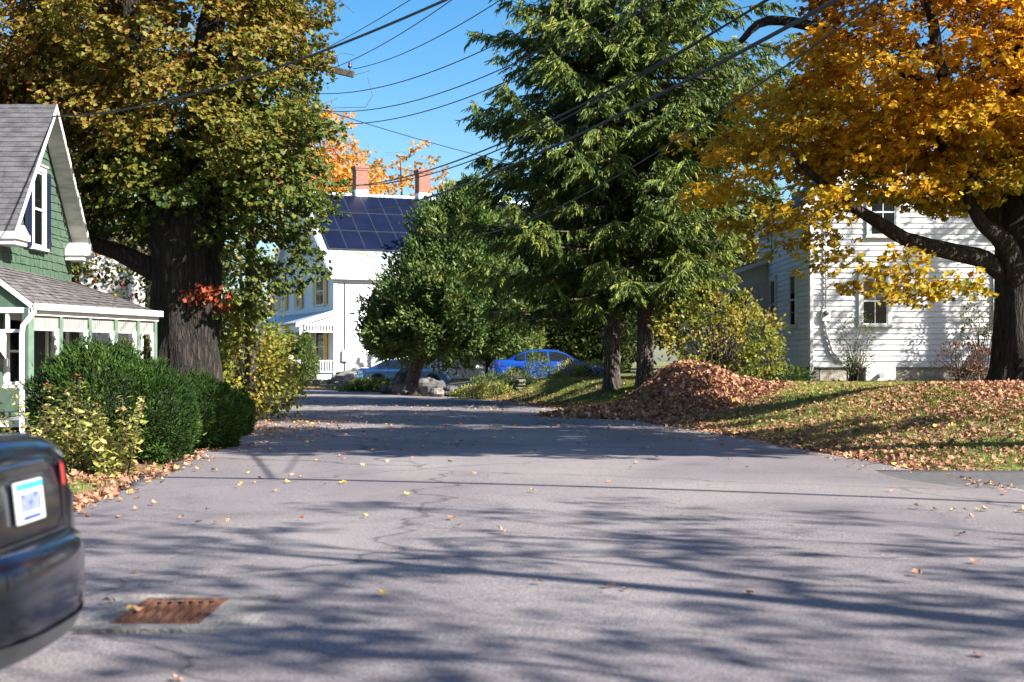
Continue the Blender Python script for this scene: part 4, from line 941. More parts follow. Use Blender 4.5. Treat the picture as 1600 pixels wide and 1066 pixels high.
# ------------------------------------------------------------------ green house with a porch
M['green_shingles'] = M['green']
def green_house():
    XW = -9.75; h = empty("shingled_house", (XW, 27.0, 0), label="green shingled house with navy shutters and a white trimmed porch at the left edge", cat="house")
    # local: x to the road (0 = gable wall), y along gable 0..4.3
    D, ze, zp = 4.3, 4.15, 6.62; H2 = D/2; sl = (zp-ze)/H2; W = 9.0
    F = Fc((0, 0, 0), (0, 1, 0), (1, 0, 0)); FN = Fc((-W, 0, 0), (1, 0, 0), (0, -1, 0))
    b = MB(); b.box(-W, -.02, .02, D-.02, .3, ze); b.prism([(-.02, .02, ze), (-.02, D-.02, ze), (-.02, H2, zp)], (-W+.04, 0, 0))
    def shingle(mb, F, u0, u1, z0, z1, c, gable=None, seed=0):
        rr = random.Random(seed); z = z0
        while z < z1-.02:
            a = gable(z) if gable else (u0, u1); bb = gable(min(z+c, z1)) if gable else (u0, u1)
            lo, hi = max(a[0], 0 if gable else u0), a[1]; u = lo
            while u < hi-.02:
                w_ = rr.uniform(.10, .22); v = min(u+w_, hi); dz = rr.uniform(-.012, .006); zt = min(z+c, z1); lp = rr.uniform(.022, .034)
                ut, vt = min(max(u, bb[0]), bb[1]), max(min(v-.008, bb[1]), bb[0])
                mb.quad(F.p(u, lp, z+dz), F.p(v-.008, lp, z+dz), F.p(vt, .008, zt), F.p(ut, .008, zt))
                mb.quad(F.p(u, 0, z+dz), F.p(v-.008, 0, z+dz), F.p(v-.008, lp, z+dz), F.p(u, lp, z+dz)); u = v
            z += c
    shingle(b, F, .02, D-.02, .5, ze, .17, seed=1); shingle(b, F, 0, D, ze, zp-.08, .17, gable=lambda z: ((z-ze)/sl, D-(z-ze)/sl), seed=2); shingle(b, FN, 0, W-.02, .5, ze, .17, seed=3)
    b.build("wall", M['green_shingles'], h)
    m = MB(); m.box(-W+.05, -.05, .05, D-.05, -.2, .5); m.build("foundation", M['foundation'], h)
    m = MB(); F.box(m, -.03, .09, 0, .045, .5, ze); F.box(m, D-.09, D+.03, 0, .045, .5, ze); m.build("corner_board", M['green_dark'], h)
    ov = .42; e = .30; es = e*sl
    rf = MB(); rf.slab([(ov, -e, ze-es+.10), (-W, -e, ze-es+.10), (-W, H2, zp+.10), (ov, H2, zp+.10)], .05)
    rf.slab([(ov, D+e, ze-es+.10), (-W, D+e, ze-es+.10), (-W, H2+.001, zp+.10), (ov, H2+.001, zp+.10)], .05)
    # shingle courses on the near slope
    n = Vector((0, -sl, 1)).normalized(); run = Vector((0, 1, sl)).normalized(); SL = math.hypot(H2+e, (H2+e)*sl); o0 = Vector((0, -e, ze-es+.10))
    s_ = 0; k = 0; rr = random.Random(5)
    while s_ < SL-.05:
        x = ov
        while x > -W:
            w_ = rr.uniform(.22, .36); dd = rr.uniform(-.006, .006)
            a = o0+Vector((x, 0, 0))+run*(s_+dd); c = o0+Vector((x-w_+.006, 0, 0))+run*(s_+dd); t2 = run*min(.17, SL-s_)
            rf.quad(a+n*.016, c+n*.016, c+t2+n*.003, a+t2+n*.003); rf.quad(a+n*.001, c+n*.001, c+n*.016, a+n*.016); x -= w_
        s_ += .15; k += 1
    rf.build("roof", M['shingle_roof'], h)
    # weathered soffit boards and raking trim
    so = MB()
    for s, ya in ((1, -e), (-1, D+e)):
        so.slab([(ov-.012, ya, ze-es+.035), (.05, ya, ze-es+.035), (.05, H2, zp+.035), (ov-.012, H2, zp+.035)], .02)
    so.build("soffit", M['soffit'], h)
    fa = MB()
    for s, ya in ((1, -e), (-1, D+e)):
        fa.prism([(ov+.012, ya, ze-es-.06), (ov+.012, ya, ze-es+.10), (ov+.012, H2, zp+.10), (ov+.012, H2, zp-.06)], (-.022, 0, 0))
        fa.box(-W, ov-.012, min(ya, ya-s*.02), max(ya, ya-s*.02), ze-es-.05, ze-es+.095)
    fa.build("bargeboard", M['white_trim'], h)
    # eave returns
    for ya, yb in ((-e-.04, .42), (D-.42, D+e+.04)):
        m = MB(); m.box(.03, ov+.05, ya, yb, ze-.40, ze-.27); m.box(.03, ov+.0, ya+.04, yb-.04, ze-.5, ze-.40)
        m.prism([(.03, ya, ze-.27), (.03, yb, ze-.27), (.03, (ya+yb)/2+(-.1 if ya < 0 else .1)*-1, ze-.10)], (ov-.0, 0, 0)); m.build("eave_return", M['white_trim'], h, bevel=.012)
    # window with navy shutters
    window(h, F, 2.05, 3.78, .62, 1.55, cols=1, tw=.12, shutters='navy')
    # porch: trapezoid plan along the road side
    A = Vector((-8.78-XW, 26.0-27, 2.52)); B = Vector((-7.50-XW, 30.1-27, 2.50)); TA = Vector((.03, -1.05, 3.28)); TB = Vector((.03, 4.9, 3.20))
    m = MB(); m.slab([A, B, TB, TA], .05)
    n2 = (B-A).cross(TA-A).normalized(); n2 = -n2 if n2.z < 0 else n2; rr = random.Random(8)
    for i in range(11):
        t0, t1 = i/11, (i+1)/11; a, b_ = A.lerp(TA, t0), B.lerp(TB, t0); c, d = B.lerp(TB, t1), A.lerp(TA, t1)
        K = 16
        for k in range(K):
            u0, u1 = k/K, (k+1)/K-.002; lift = rr.uniform(.012, .02)
            m.quad(a.lerp(b_, u0)+n2*lift, a.lerp(b_, u1)+n2*lift, d.lerp(c, u1)+n2*.004, d.lerp(c, u0)+n2*.004)
    m.build("porch_roof", M['porch_shingles'], h)
    nb = (B-A); nb.z = 0; Lp = nb.length; ub = nb.normalized(); nn = Vector((ub.y, -ub.x, 0))
    FP = Fc((A.x, A.y, 0), ub, nn); zg = 2.50
    m = MB()   # gutter with a rounded lip
    FP.box(m, -.06, Lp+.06, -.02, .09, zg-.10, zg-.085); FP.box(m, -.06, Lp+.06, .075, .10, zg-.10, zg+.01); FP.box(m, -.06, Lp+.06, -.03, -.01, zg-.20, zg+.0)
    m.tube([FP.p(-.06, .09, zg+.0), FP.p(Lp+.06, .09, zg+.0)], .018, n=8); m.tube([FP.p(-.06, .085, zg-.09), FP.p(Lp+.06, .085, zg-.09)], .022, n=8)
    m.build("gutter", M['white_trim'], h)
    m = MB(); c = FP.p(-.02, .06, zg-.06)
    pts = [c, c+Vector((0, -.0, -.10)), c+Vector((-.08, -.05, -.22)), c+Vector((-.17, -.08, -.34)), c+Vector((-.19, -.08, -.5)), Vector((c.x-.19, c.y-.08, .22)), Vector((c.x-.13, c.y-.16, .10))]
    m.tube(pts, .052, n=4); m.build("downspout", M['white_trim'], h)
    m = MB(); FP.box(m, 0, Lp, -.14, -.04, 2.02, 2.07)
    k = 0; u = .02
    while u < Lp-.02:
        FP.box(m, u, u+.052, -.10, -.07, 2.07, 2.31); u += .066
    m.build("frieze", M['frieze_grey'], h)
    m = MB(); FP.box(m, 0, Lp, -.16, -.03, 2.31, 2.42); m.build("porch_beam", M['white_trim'], h)
    posts = [0.02, Lp*.22, Lp*.44, Lp*.65, Lp*.84, Lp-.02]
    for i, u in enumerate(posts):
        m = MB(); w_ = .08 if i == 0 else .045; FP.box(m, u-w_, u+w_, -.17 if i == 0 else -.15, -.02, .25, 2.42); m.build("porch_post", M['green_post'], h, bevel=.008)
        if i:
            for sg in (-1,) if i < 5 else (-1,):
                m = MB(); u0 = u+sg*w_; P = [FP.p(u0, -.10, 2.02), FP.p(u0+sg*.16, -.10, 2.02), FP.p(u0+sg*.13, -.10, 1.93), FP.p(u0+sg*.07, -.10, 1.86), FP.p(u0+sg*.08, -.10, 1.76), FP.p(u0+sg*.03, -.10, 1.68), FP.p(u0+sg*.045, -.10, 1.56), FP.p(u0, -.10, 1.48)]
                m.prism(P, FP.n*.05); m.build("bracket", M['white_trim'], h)
    m = MB(); FP.box(m, 0, Lp, -.12, -.06, .95, 1.02); FP.box(m, 0, Lp, -.12, -.06, .42, .48); u = .08
    while u < Lp: FP.box(m, u, u+.04, -.11, -.07, .48, .95); u += .13
    m.build("porch_railing", M['white_trim'], h)
    m = MB(); m.prism([(0.04, -1.0, .25), (A.x-.1, A.y, .25), (B.x-.1, B.y, .25), (.04, 4.6, .25)], (0, 0, .12)); m.build("porch_floor", M['soffit'], h)
    m = MB(); F.box(m, -.95, 4.5, 0.02, .03, .4, .41); F.box(m, 1.7, 2.5, .03, .07, .4, 2.35); dr = m.build("porch_door", M['dark_door'], h)
    m = MB(); F.box(m, 1.58, 1.7, .03, .10, .4, 2.35); F.box(m, 2.5, 2.62, .03, .10, .4, 2.35); F.box(m, 1.58, 2.62, .03, .10, 2.35, 2.47); m.build("door_frame", M['white_trim'], dr)
    window(h, F, .7, 1.0, .75, 1.3, cols=1); window(h, F, 3.5, 1.0, .75, 1.3, cols=1)
    # near end of the porch: shed gable, beam, ornament
    FE = Fc((0.03, A.y, 0), (1, 0, 0), (0, -1, 0))
    m = MB(); m.prism([(0.03, A.y+.02, 2.44), (A.x-.02, A.y+.02, 2.44), (0.03, A.y+.02, 3.20)], (0, .06, 0)); 
    m.box(-W, .03, A.y+.02, A.y+.08, 2.44, 3.2); m.build("shed_gable", M['green_shingles'], h)
    m = MB(); m.prism([(0.0, A.y-.06, 3.16), (0.0, A.y-.06, 3.27), (A.x+.03, A.y-.06, 2.50), (A.x+.03, A.y-.06, 2.40)], (0, .05, 0))
    m.box(-W, A.x-.05, A.y-.02, A.y+.10, 2.34, 2.44); m.box(-W, A.x-.05, A.y+.0, A.y+.06, 1.98, 2.04); m.build("end_beam", M['white_trim'], h)
    for x in (A.x-.45, A.x-.95, A.x-1.45):
        m = MB(); m.box(x-.03, x+.03, A.y+.0, A.y+.06, 2.04, 2.34)
        m.prism([(x-.03, A.y, 1.98), (x-.28, A.y, 1.98), (x-.22, A.y, 1.86), (x-.12, A.y, 1.80), (x-.14, A.y, 1.66), (x-.03, A.y, 1.5)], (0, .05, 0)); m.build("bracket", M['white_trim'], h)
    m = MB(); m.box(-W, A.x-.3, -.05, -.01, .5, .95); m.box(-W, -.02, A.y+.02, A.y+.05, .3, .85); m.build("end_skirt", M['green_dark'], h)
    window(h, FN, W-1.0, 1.15, .8, 1.3, cols=1)
M['frieze_grey'] = mk("frieze_grey", (.30, .29, .27), rough=.6)
M['green_post'] = mk("porch_green", (.09, .15, .105), (.12, .19, .135), rough=.55, scale=5)
M['porch_shingles'] = mk("porch_shingles", (.055, .05, .05), (.14, .13, .13), rough=.9, scale=5, bump=.4, bscale=25)
green_house()

# neighbour house glimpsed behind the huge maple
def neighbour(x, y, rz, W, D, ze, zp, label):
    h = empty("white_house", (x, y, 0), rz, label=label, cat="house"); F1 = Fc((0, 0, 0), (1, 0, 0), (0, -1, 0)); F2 = Fc((W, 0, 0), (0, 1, 0), (1, 0, 0)); sl = (zp-ze)/(W/2)
    b = MB(); b.box(.02, W-.02, .02, D, .2, ze); b.prism([(.02, .02, ze), (W-.02, .02, ze), (W/2, .02, zp)], (0, D, 0)); clap(b, F1, 0, W, .5, ze, .16); clap(b, F1, 0, W, ze, zp-.1, .16, gable=lambda z: ((z-ze)/sl, W-(z-ze)/sl)); clap(b, F2, 0, D, .5, ze, .16); b.build("wall", M['white'], h)
    m = MB(); o = .3; e = o*sl
    m.slab([(-o, -o, ze-e+.1), (-o, D+o, ze-e+.1), (W/2, D+o, zp+.1), (W/2, -o, zp+.1)], .09); m.slab([(W+o, -o, ze-e+.1), (W+o, D+o, ze-e+.1), (W/2, D+o, zp+.1), (W/2, -o, zp+.1)], .09); m.build("roof", M['shingle_roof'], h)
    for u, z in ((W*.25, 1.2), (W*.7, 1.2), (W*.3, 4.1), (W*.7, 4.1)): window(h, F1, u, z, .85, 1.5)
    for u in (D*.3, D*.7): window(h, F2, u, 1.2, .85, 1.5); window(h, F2, u, 4.1, .85, 1.5)
neighbour(-22.8, 56, R(6), 7.5, 9, 6.2, 9.2, "white clapboard house half hidden by leaves behind the green house")

# ------------------------------------------------------------------ cars
def car_paint(name, c, c2=None): return mk(name, c, c2, rough=.22, coat=1.0, spec=.6, metal=.25)
M['blue_paint'] = car_paint("bright_blue_paint", (.010, .065, .36)); M['navy_paint'] = mk("dark_blue_paint", (.004, .006, .016), (.010, .011, .018), rough=.24, coat=.7, spec=.35, scale=5); M['sky_paint'] = car_paint("light_blue_paint", (.24, .46, .70))
M['car_glass'] = mk("tinted_glass", (.012, .016, .02), rough=.03, spec=.8, coat=.5)
M['tail_red'] = mk("red_lamp", (.55, .012, .012), rough=.12, coat=1.0); M['lamp_white'] = mk("clear_lamp", (.75, .76, .78), rough=.1, coat=1.0)
M['alloy'] = mk("alloy_wheel", (.45, .46, .48), rough=.3, metal=.8); M['chrome'] = mk("chrome", (.7, .7, .72), rough=.12, metal=1.0)
M['plate_white'] = mk("plate_white", (.75, .76, .78), rough=.4); M['plate_blue'] = mk("plate_blue", (.02, .07, .35), rough=.4); M['plate_sky'] = mk("plate_sky", (.05, .42, .72), rough=.4)
def car(loc, rz, paint, label, deck=1.02, plate=False, L=4.65, W=1.80):
    """sedan; local x forward, rear bumper at x=0, ground z=0"""
    t = empty("sedan", loc, rz, label=label, cat="car")
    hw = W/2; wr = .325; wx = (.98, 3.68)
    def itp(x, K): return float(np.interp(x, [k[0] for k in K], [k[1] for k in K]))
    top = [(0, .62), (.02, .74), (.05, deck-.12), (.09, deck-.05), (.16, deck-.005), (.75, deck+.0), (1.1, deck-.02), (3.2, .99), (3.45, .97), (4.2, .84), (4.5, .74), (4.62, .58), (L, .45)]
    wid = [(0, .64), (.05, .74), (.10, .80), (.18, .865), (.28, .91), (.5, .965), (1.2, 1.0), (3.4, 1.0), (4.1, .965), (4.4, .90), (4.6, .76), (L, .66)]
    bot = [(0, .36), (.1, .28), (.5, .20), (4.2, .18), (4.55, .22), (L, .30)]
    xs_ = sorted(set([0, .02, .04, .07, .10, .14, .2, .28, .38, .5]+[wx[0]+wr*1.16*math.cos(a) for a in np.linspace(0, math.pi, 13)]+[wx[1]+wr*1.16*math.cos(a) for a in np.linspace(0, math.pi, 13)]+list(np.linspace(1.5, 3.2, 8))+[4.15, 4.25, 4.35, 4.45, 4.52, 4.58, 4.62, L]))
    V = []; ring = None
    for x in xs_:
        zt, w_, zb = itp(x, top), hw*itp(x, wid), itp(x, bot)
        za = zb
        for c in wx:
            if abs(x-c) < wr*1.161: za = max(za, .335+math.sqrt(max(0, (wr*1.16)**2-(x-c)**2)))
        belt = min(zt-.05, .90); zs = [za, za+(belt-za)*.18, za+(belt-za)*.5, za+(belt-za)*.8, belt, zt-.02]
        ws = [w_*.97, w_*.99, w_*1.0, w_*.995, w_*.965, w_*.87]
        half = [(0, zb), (w_*.80, zb)]+[(w_*.80, max(za, zb+.001))]+list(zip(ws, zs))+[(w_*.70, zt), (w_*.35, zt+.015), (0, zt+.02)]
        sec = [(y, z) for y, z in half]+[(-y, z) for y, z in half[-2:0:-1]]
        ring = len(sec); V += [(x, y, z) for y, z in sec]
    F_ = []
    for i in range(len(xs_)-1):
        for k in range(ring): F_.append((i*ring+k, i*ring+(k+1) % ring, (i+1)*ring+(k+1) % ring, (i+1)*ring+k))
    F_.append(tuple(range(ring))); F_.append(tuple((len(xs_)-1)*ring+k for k in range(ring))[::-1])
    mb = MB().add(V, F_); b = mb.build("body", M[paint], t, smooth=True); b.modifiers.new("wn", 'WEIGHTED_NORMAL')
    # cabin: side profile stations (x, z_bottom, z_top, half width bottom, half width top)
    prof = [(.62, deck-.01, deck+.0), (.95, deck-.02, 1.20), (1.30, .97, 1.36), (1.75, .95, 1.425), (2.2, .94, 1.44), (2.6, .94, 1.42), (2.95, .95, 1.30), (3.25, .96, 1.13), (3.55, .955, .965)]
    V = []
    nst = len(prof)
    def cs(p):
        x, zb, zt = p; k = max(0, (zt-zb)/.47); wb, wt = hw*float(np.interp(x, [.62, .95, 1.3], [.62, .78, .90])), hw*(.90-.245*k)
        wt = min(wt, wb)
        return [(x, wb, zb-.03), (x, wb, zb), (x, wb+(wt-wb)*.88, zb+(zt-zb)*.88), (x, wt-.07*k, zt-.01*k), (x, wt*.5, zt+.012*k), (x, 0, zt+.018*k), (x, -wt*.5, zt+.012*k), (x, -(wt-.07*k), zt-.01*k), (x, -(wb+(wt-wb)*.88), zb+(zt-zb)*.88), (x, -wb, zb), (x, -wb, zb-.03)]
    S = [cs(p) for p in prof]; k = 11; F_ = []
    for s_ in S: V += s_
    for i in range(nst-1):
        for j in range(k-1): F_.append((i*k+j, i*k+j+1, (i+1)*k+j+1, (i+1)*k+j))
    MB().add(V, F_).build("cabin", M[paint], t, smooth=True)
    def at(x, f, sd):
        zb = float(np.interp(x, [p[0] for p in prof], [p[1] for p in prof])); zt = float(np.interp(x, [p[0] for p in prof], [p[2] for p in prof]))
        kk = max(0, (zt-zb)/.47); wb, wt = hw*.90, hw*(.90-.245*kk); return Vector((x, sd*(wb+(wt-wb)*f+.006), zb+(zt-zb)*f))
    for sd in (-1, 1):
        for (xa, xb) in ((.98, 1.32), (1.37, 2.22), (2.30, 3.20)):
            m = MB(); n_ = 8; X_ = np.linspace(xa, xb, n_); vs = []
            for x in X_: vs += [at(x, .06, sd), at(x, .84, sd)]
            m.add(vs, [(2*i, 2*i+2, 2*i+3, 2*i+1) for i in range(n_-1)]); m.build("side_window", M['car_glass'], t, smooth=True)
        m = MB(); m.box(1.80, 1.98, sd*hw*.985-.012 if sd > 0 else -hw*.985-.012, sd*hw*.985+.012 if sd > 0 else -hw*.985+.012, .80, .825); m.box(2.72, 2.90, min(sd*hw*.973, sd*hw), max(sd*hw*.973, sd*hw)+.0, .80, .825); m.build("door_handle", M[paint], t)
        m = MB()
        for x in (1.42, 2.26, 3.18): m.box(x, x+.008, sd*hw*.972 if sd > 0 else -hw*1.0, sd*hw*1.0 if sd > 0 else -hw*.972, .34, .86)
        m.build("door_seam", M['dark'], t)
        m = MB(); y = sd*(hw+.02); V_, Fq = lathe([(.001, -.03), (.06, -.03), (.085, 0), (.06, .05), (.001, .06)], 12); m.add([(v[2]+3.0, y+sd*.05+v[0]*1.1, 1.0+v[1]*.8) for v in V_], Fq); m.build("mirror", M[paint], t, smooth=True)
    def glass(name, ia, ib, f0, f1):
        m = MB(); a0, a1 = S[ia], S[ib]; vs = []
        rows = []
        for i in range(ia, ib+1):
            rows.append([Vector(S[i][j]) for j in (3, 4, 5, 6, 7)])
        nrm = Vector((-1 if ia < 4 else 1, 0, 1.3)).normalized()*.008
        for r_ in rows: vs += [p+nrm for p in r_]
        m.add(vs, [(i*5+j, i*5+j+1, (i+1)*5+j+1, (i+1)*5+j) for i in range(len(rows)-1) for j in range(4)]); m.build(name, M['car_glass'], t, smooth=True)
    glass("rear_window", 0, 2, 0, 1); glass("windshield", 6, 8, 0, 1)
    # wheels
    for x in wx:
        for sd in (-1, 1):
            V_, Fq = lathe([(.20, -.10), (.30, -.105), (wr, -.07), (wr+.003, 0), (wr, .07), (.30, .105), (.20, .10)], 36, 'y')
            m = MB().add(V_, Fq); y = sd*(hw-.115); w_ = m.build("wheel", M['black_rubber'], t, smooth=True, loc=(x, y, wr))
            m = MB(); V_, Fq = lathe([(.001, sd*.085), (.05, sd*.09), (.055, sd*.06), (.19, sd*.05), (.215, sd*.10), (.22, sd*.0)], 30, 'y'); m.add(V_, Fq)
            for q in range(5):
                a = q*2*math.pi/5; d = Vector((math.cos(a), 0, math.sin(a))); s2 = Vector((-math.sin(a), 0, math.cos(a)))*.026; o_ = Vector((0, sd*.09, 0)); i_ = Vector((0, sd*.05, 0))
                m.hexa([d*.04-s2+i_, d*.04+s2+i_, d*.21+s2+i_, d*.21-s2+i_, d*.04-s2+o_, d*.04+s2+o_, d*.21+s2+o_, d*.21-s2+o_])
            m.build("rim", M['alloy'], w_)
    # rear face details follow the body skin: plane positions measured on the loft
    def xr(z): return float(np.interp(z, [.45, .62, .74, deck-.12, deck-.05, deck], [0.0, 0.0, .02, .05, .09, .16]))
    for sd in (-1, 1):
        m = MB(); P = []
        for (yy, zz) in ((.46, deck-.21), (.62, deck-.24), (.84, deck-.24), (.86, deck-.15), (.82, deck-.11), (.62, deck-.10), (.46, deck-.12)): P.append((xr(zz)+(-.004 if yy < .5 else .045 if yy < .7 else .25), sd*yy*W/1.8*.98, zz))
        c = [Vector(p) for p in P]; m.prism(c, (-.014, sd*.010, 0)); m.build("taillight", M['tail_red'], t, bevel=.012)
        m = MB(); m.prism([(L-.20, sd*.50, .60), (L-.34, sd*.78, .62), (L-.36, sd*.78, .72), (L-.22, sd*.50, .70)], (.06, 0, 0)); m.build("headlight", M['lamp_white'], t, bevel=.01)
    # bumper bulge with upper ledge and lower dark insert
    mbp = MB(); V = []; prf = [(.06, .748), (-.045, .742), (-.085, .72), (-.10, .67), (-.108, .52), (-.09, .42), (-.04, .34), (.10, .29)]
    ys_ = np.linspace(-1, 1, 17)
    for (px_, pz) in prf: V.append((px_*.3+.56, -hw*.965, pz))
    for yv in ys_:
        cur = .34*abs(yv)**3.0
        for (px_, pz) in prf: V.append((px_+cur, yv*hw*.992, pz))
    for (px_, pz) in prf: V.append((px_*.3+.56, hw*.965, pz))
    kk = len(prf); mbp.add(V, [(i*kk+j, i*kk+j+1, (i+1)*kk+j+1, (i+1)*kk+j) for i in range(18) for j in range(kk-1)]); mbp.build("rear_bumper", M[paint], t, smooth=True)
    m = MB(); V = []
    for yv in np.linspace(-.8, .8, 9):
        cur = .34*abs(yv)**3.0
        V += [(-.098+cur-.006, yv*hw*.985, .43), (-.053+cur-.006, yv*hw*.985, .35)]
    m.add(V, [(2*i, 2*i+2, 2*i+3, 2*i+1) for i in range(8)]); m.build("diffuser", M['plastic_grey'], t)
    # trunk lid edge, lip and handle strip
    m = MB(); m.tube([(.19, -.50, deck-.010), (.145, -.32, deck+.0), (.135, 0, deck+.006), (.145, .32, deck+.0), (.19, .50, deck-.010)], .013, n=8); m.build("trunk_lip", M[paint], t, smooth=True)
    m = MB(); m.box(xr(deck-.10)-.022, xr(deck-.10)+.03, -.30, .30, deck-.135, deck-.105); m.build("trunk_handle", M['dark'], t, bevel=.005)
    m = MB()   # lid shut lines and bumper join
    for sd in (-1, 1): m.tube([(xr(deck-.03)-.006, sd*.50, deck-.03), (xr(deck-.12)-.004, sd*.455, deck-.12), (xr(.80)-.004, sd*.44, .80), (.0, sd*.40, .755)], .004, n=5)
    m.tube([(-.004, -.40, .757), (-.006, 0, .757), (-.004, .40, .757)], .005, n=5); m.build("lid_seam", M['dark'], t)
    m = MB(); m.tube([(xr(deck-.095)-.012, -.26, deck-.095), (xr(deck-.095)-.014, .26, deck-.095)], .008, n=6); m.build("chrome_strip", M['chrome'], t)
    # number plate leaning with the lid
    z0_, z1_ = deck-.31, deck-.155
    a = Vector((xr(z0_)-.012, 0, z0_)); b2 = Vector((xr(z1_)-.012, 0, z1_)); up = (b2-a).normalized(); nx_ = Vector((-up.z, 0, up.x))
    def pq(y0, y1, s0, s1, th0, th1):
        m_ = MB(); H = (b2-a).length
        q = [a+Vector((0, y0, 0))+up*H*s0, a+Vector((0, y1, 0))+up*H*s0, a+Vector((0, y1, 0))+up*H*s1, a+Vector((0, y0, 0))+up*H*s1]
        m_.hexa([*[p+nx_*th0 for p in q], *[p+nx_*th1 for p in q]]); return m_
    pl = pq(-.155, .155, 0, 1, 0, .012).build("number_plate", M['plate_white'], t, bevel=.003)
    if plate:
        pq(-.15, .15, .80, .97, .012, .0135).build("plate_header", M['plate_sky'], pl)
        pq(-.10, .10, .07, .17, .012, .0135).build("plate_footer", M['plate_blue'], pl)
        m = MB()
        for i, y in enumerate(np.linspace(-.105, .105, 8)):
            mm = pq(y-.008, y+.008, .26, .72, .012, .0135); m.add(mm.v, mm.f)
            if i in (1, 3, 6):
                mm = pq(y-.006, y+.02, .62 if i != 3 else .45, .68 if i != 3 else .51, .0136, .0142); m.add(mm.v, mm.f)
        m.build("plate_characters", M['plate_blue'], pl)
    return t
# near car: rear bumper ends just inside the left edge
car((-1.82, 5.42, 0.02), R(180.5), 'navy_paint', "dark blue sedan close by at the left edge with its rear to the road", deck=1.13, plate=True)
car((-.86, 57.6, .50), R(5), 'blue_paint', "bright blue sedan parked beyond the stone wall under the spruces")
car((-7.7, 70.5, .12), R(12), 'sky_paint', "light blue car mostly hidden behind boulders and the cedar trunk")
# ------------------------------------------------------------------ catch basin
def basin():
    t = empty("storm_drain", ((BX0+BX1)/2, (BY0+BY1)/2, 0), label="rusty iron storm drain grate in a pale concrete collar in the near road", cat="drain")
    hx, hy = (BX1-BX0)/2, (BY1-BY0)/2; z = .042
    sh = .0   # the whole frame is set slightly askew
    def P(x, y, zz): return (x+y*sh, y, zz)
    m = MB(); ox0, ox1, oy0, oy1 = -hx-.20, hx+.30, -hy-.16, hy+.16
    for (a, b, c, d) in ((ox0, -hx, oy0, oy1), (hx, ox1, oy0, oy1), (-hx, hx, oy0, -hy), (-hx, hx, hy, oy1)):
        m.hexa([P(a, c, z-.2), P(b, c, z-.2), P(b, d, z-.2), P(a, d, z-.2), P(a, c, z), P(b, c, z), P(b, d, z), P(a, d, z)])
    m.build("concrete_collar", M['concrete'], t)
    m = MB(); q = .035
    for (a, b, c, d) in ((-hx+.002, -hx+q, -hy+.002, hy-.002), (hx-q, hx-.002, -hy+.002, hy-.002), (-hx+q, hx-q, -hy+.002, -hy+q), (-hx+q, hx-q, hy-q, hy-.002)):
        m.hexa([P(a, c, z-.06), P(b, c, z-.06), P(b, d, z-.06), P(a, d, z-.06), P(a, c, z+.006), P(b, c, z+.006), P(b, d, z+.006), P(a, d, z+.006)])
    n = 8
    for i in range(1, n):
        x = -hx+2*hx*i/n; m.hexa([P(x-.0075, -hy+q, z-.03), P(x+.0075, -hy+q, z-.03), P(x+.0075, hy-q, z-.03), P(x-.0075, hy-q, z-.03), P(x-.0075, -hy+q, z), P(x+.0075, -hy+q, z), P(x+.0075, hy-q, z), P(x-.0075, hy-q, z)])
    for j in range(1, 4):
        y = -hy+2*hy*j/4; m.hexa([P(-hx+q, y-.01, z-.045), P(hx-q, y-.01, z-.045), P(hx-q, y+.01, z-.045), P(-hx+q, y+.01, z-.045), P(-hx+q, y-.01, z-.031), P(hx-q, y-.01, z-.031), P(hx-q, y+.01, z-.031), P(-hx+q, y+.01, z-.031)])
    m.build("grate", M['iron'], t)
    m = MB(); m.box(-hx-.1, hx+.1, -hy-.05, hy+.05, -.44, -.42)
    for (a, b, c, d) in ((-hx-.15, -hx-.1, -hy-.1, hy+.1), (hx+.1, hx+.15, -hy-.1, hy+.1), (-hx-.1, hx+.1, -hy-.1, -hy-.05), (-hx-.1, hx+.1, hy+.05, hy+.1)): m.box(a, b, c, d, -.44, z-.19)
    m.build("shaft", M['dark'], t)
basin()

# ------------------------------------------------------------------ stone walls, boulders, posts, fence
def stone_wall(path, h, label, seed, mat='rock', lay=3, w_=.34, sz=.34):
    g = gz(*path[0]); t = empty("stone_wall", (path[0][0], path[0][1], 0), label=label, cat="wall"); rr = random.Random(seed); m = MB(); o = Vector((path[0][0], path[0][1], 0))
    for (a, b) in zip(path[:-1], path[1:]):
        a = Vector((*a, 0)); b = Vector((*b, 0)); L = (b-a).length; u = (b-a)/L; n = Vector((u.y, -u.x, 0))
        for k in range(lay):
            s = rr.uniform(-.2, 0)
            while s < L:
                l = rr.uniform(.5, 1.5)*sz; hh = h/lay*rr.uniform(.85, 1.15); c = a+u*(s+l/2)+n*rr.uniform(-.05, .05); z = max(gz(c.x, c.y), 0)+k*h/lay-.04
                P = []
                for dz in (0, hh):
                    for (p, q) in ((-1, 1), (1, 1), (1, -1), (-1, -1)):
                        P.append(c-o+u*p*(l/2-.012)*rr.uniform(.85, 1)+n*q*w_/2*rr.uniform(.8, 1.05)+Vector((0, 0, z+dz*rr.uniform(.9, 1.05))))
                m.hexa(P); s += l
    m.build("stones", M[mat], t, bevel=.03)
stone_wall([(-13.8, 79.0), (-11.0, 76.4), (-9.0, 74.5), (-7.2, 72.3)], .42, "low rubble wall in front of the farmhouse porch", 1, sz=.5)
stone_wall([(-8.6, 71.2), (-7.0, 69.2), (-5.2, 66.8)], .35, "dark low stone edging around the rock garden at the bend", 2, mat='rock2', sz=.5)
stone_wall([(-2.1, 58.2), (-1.2, 57.0), (-.2, 55.6), (.35, 54.6)], .42, "flat laid stone wall holding the flower bed before the blue sedan", 3, lay=4, sz=.5)
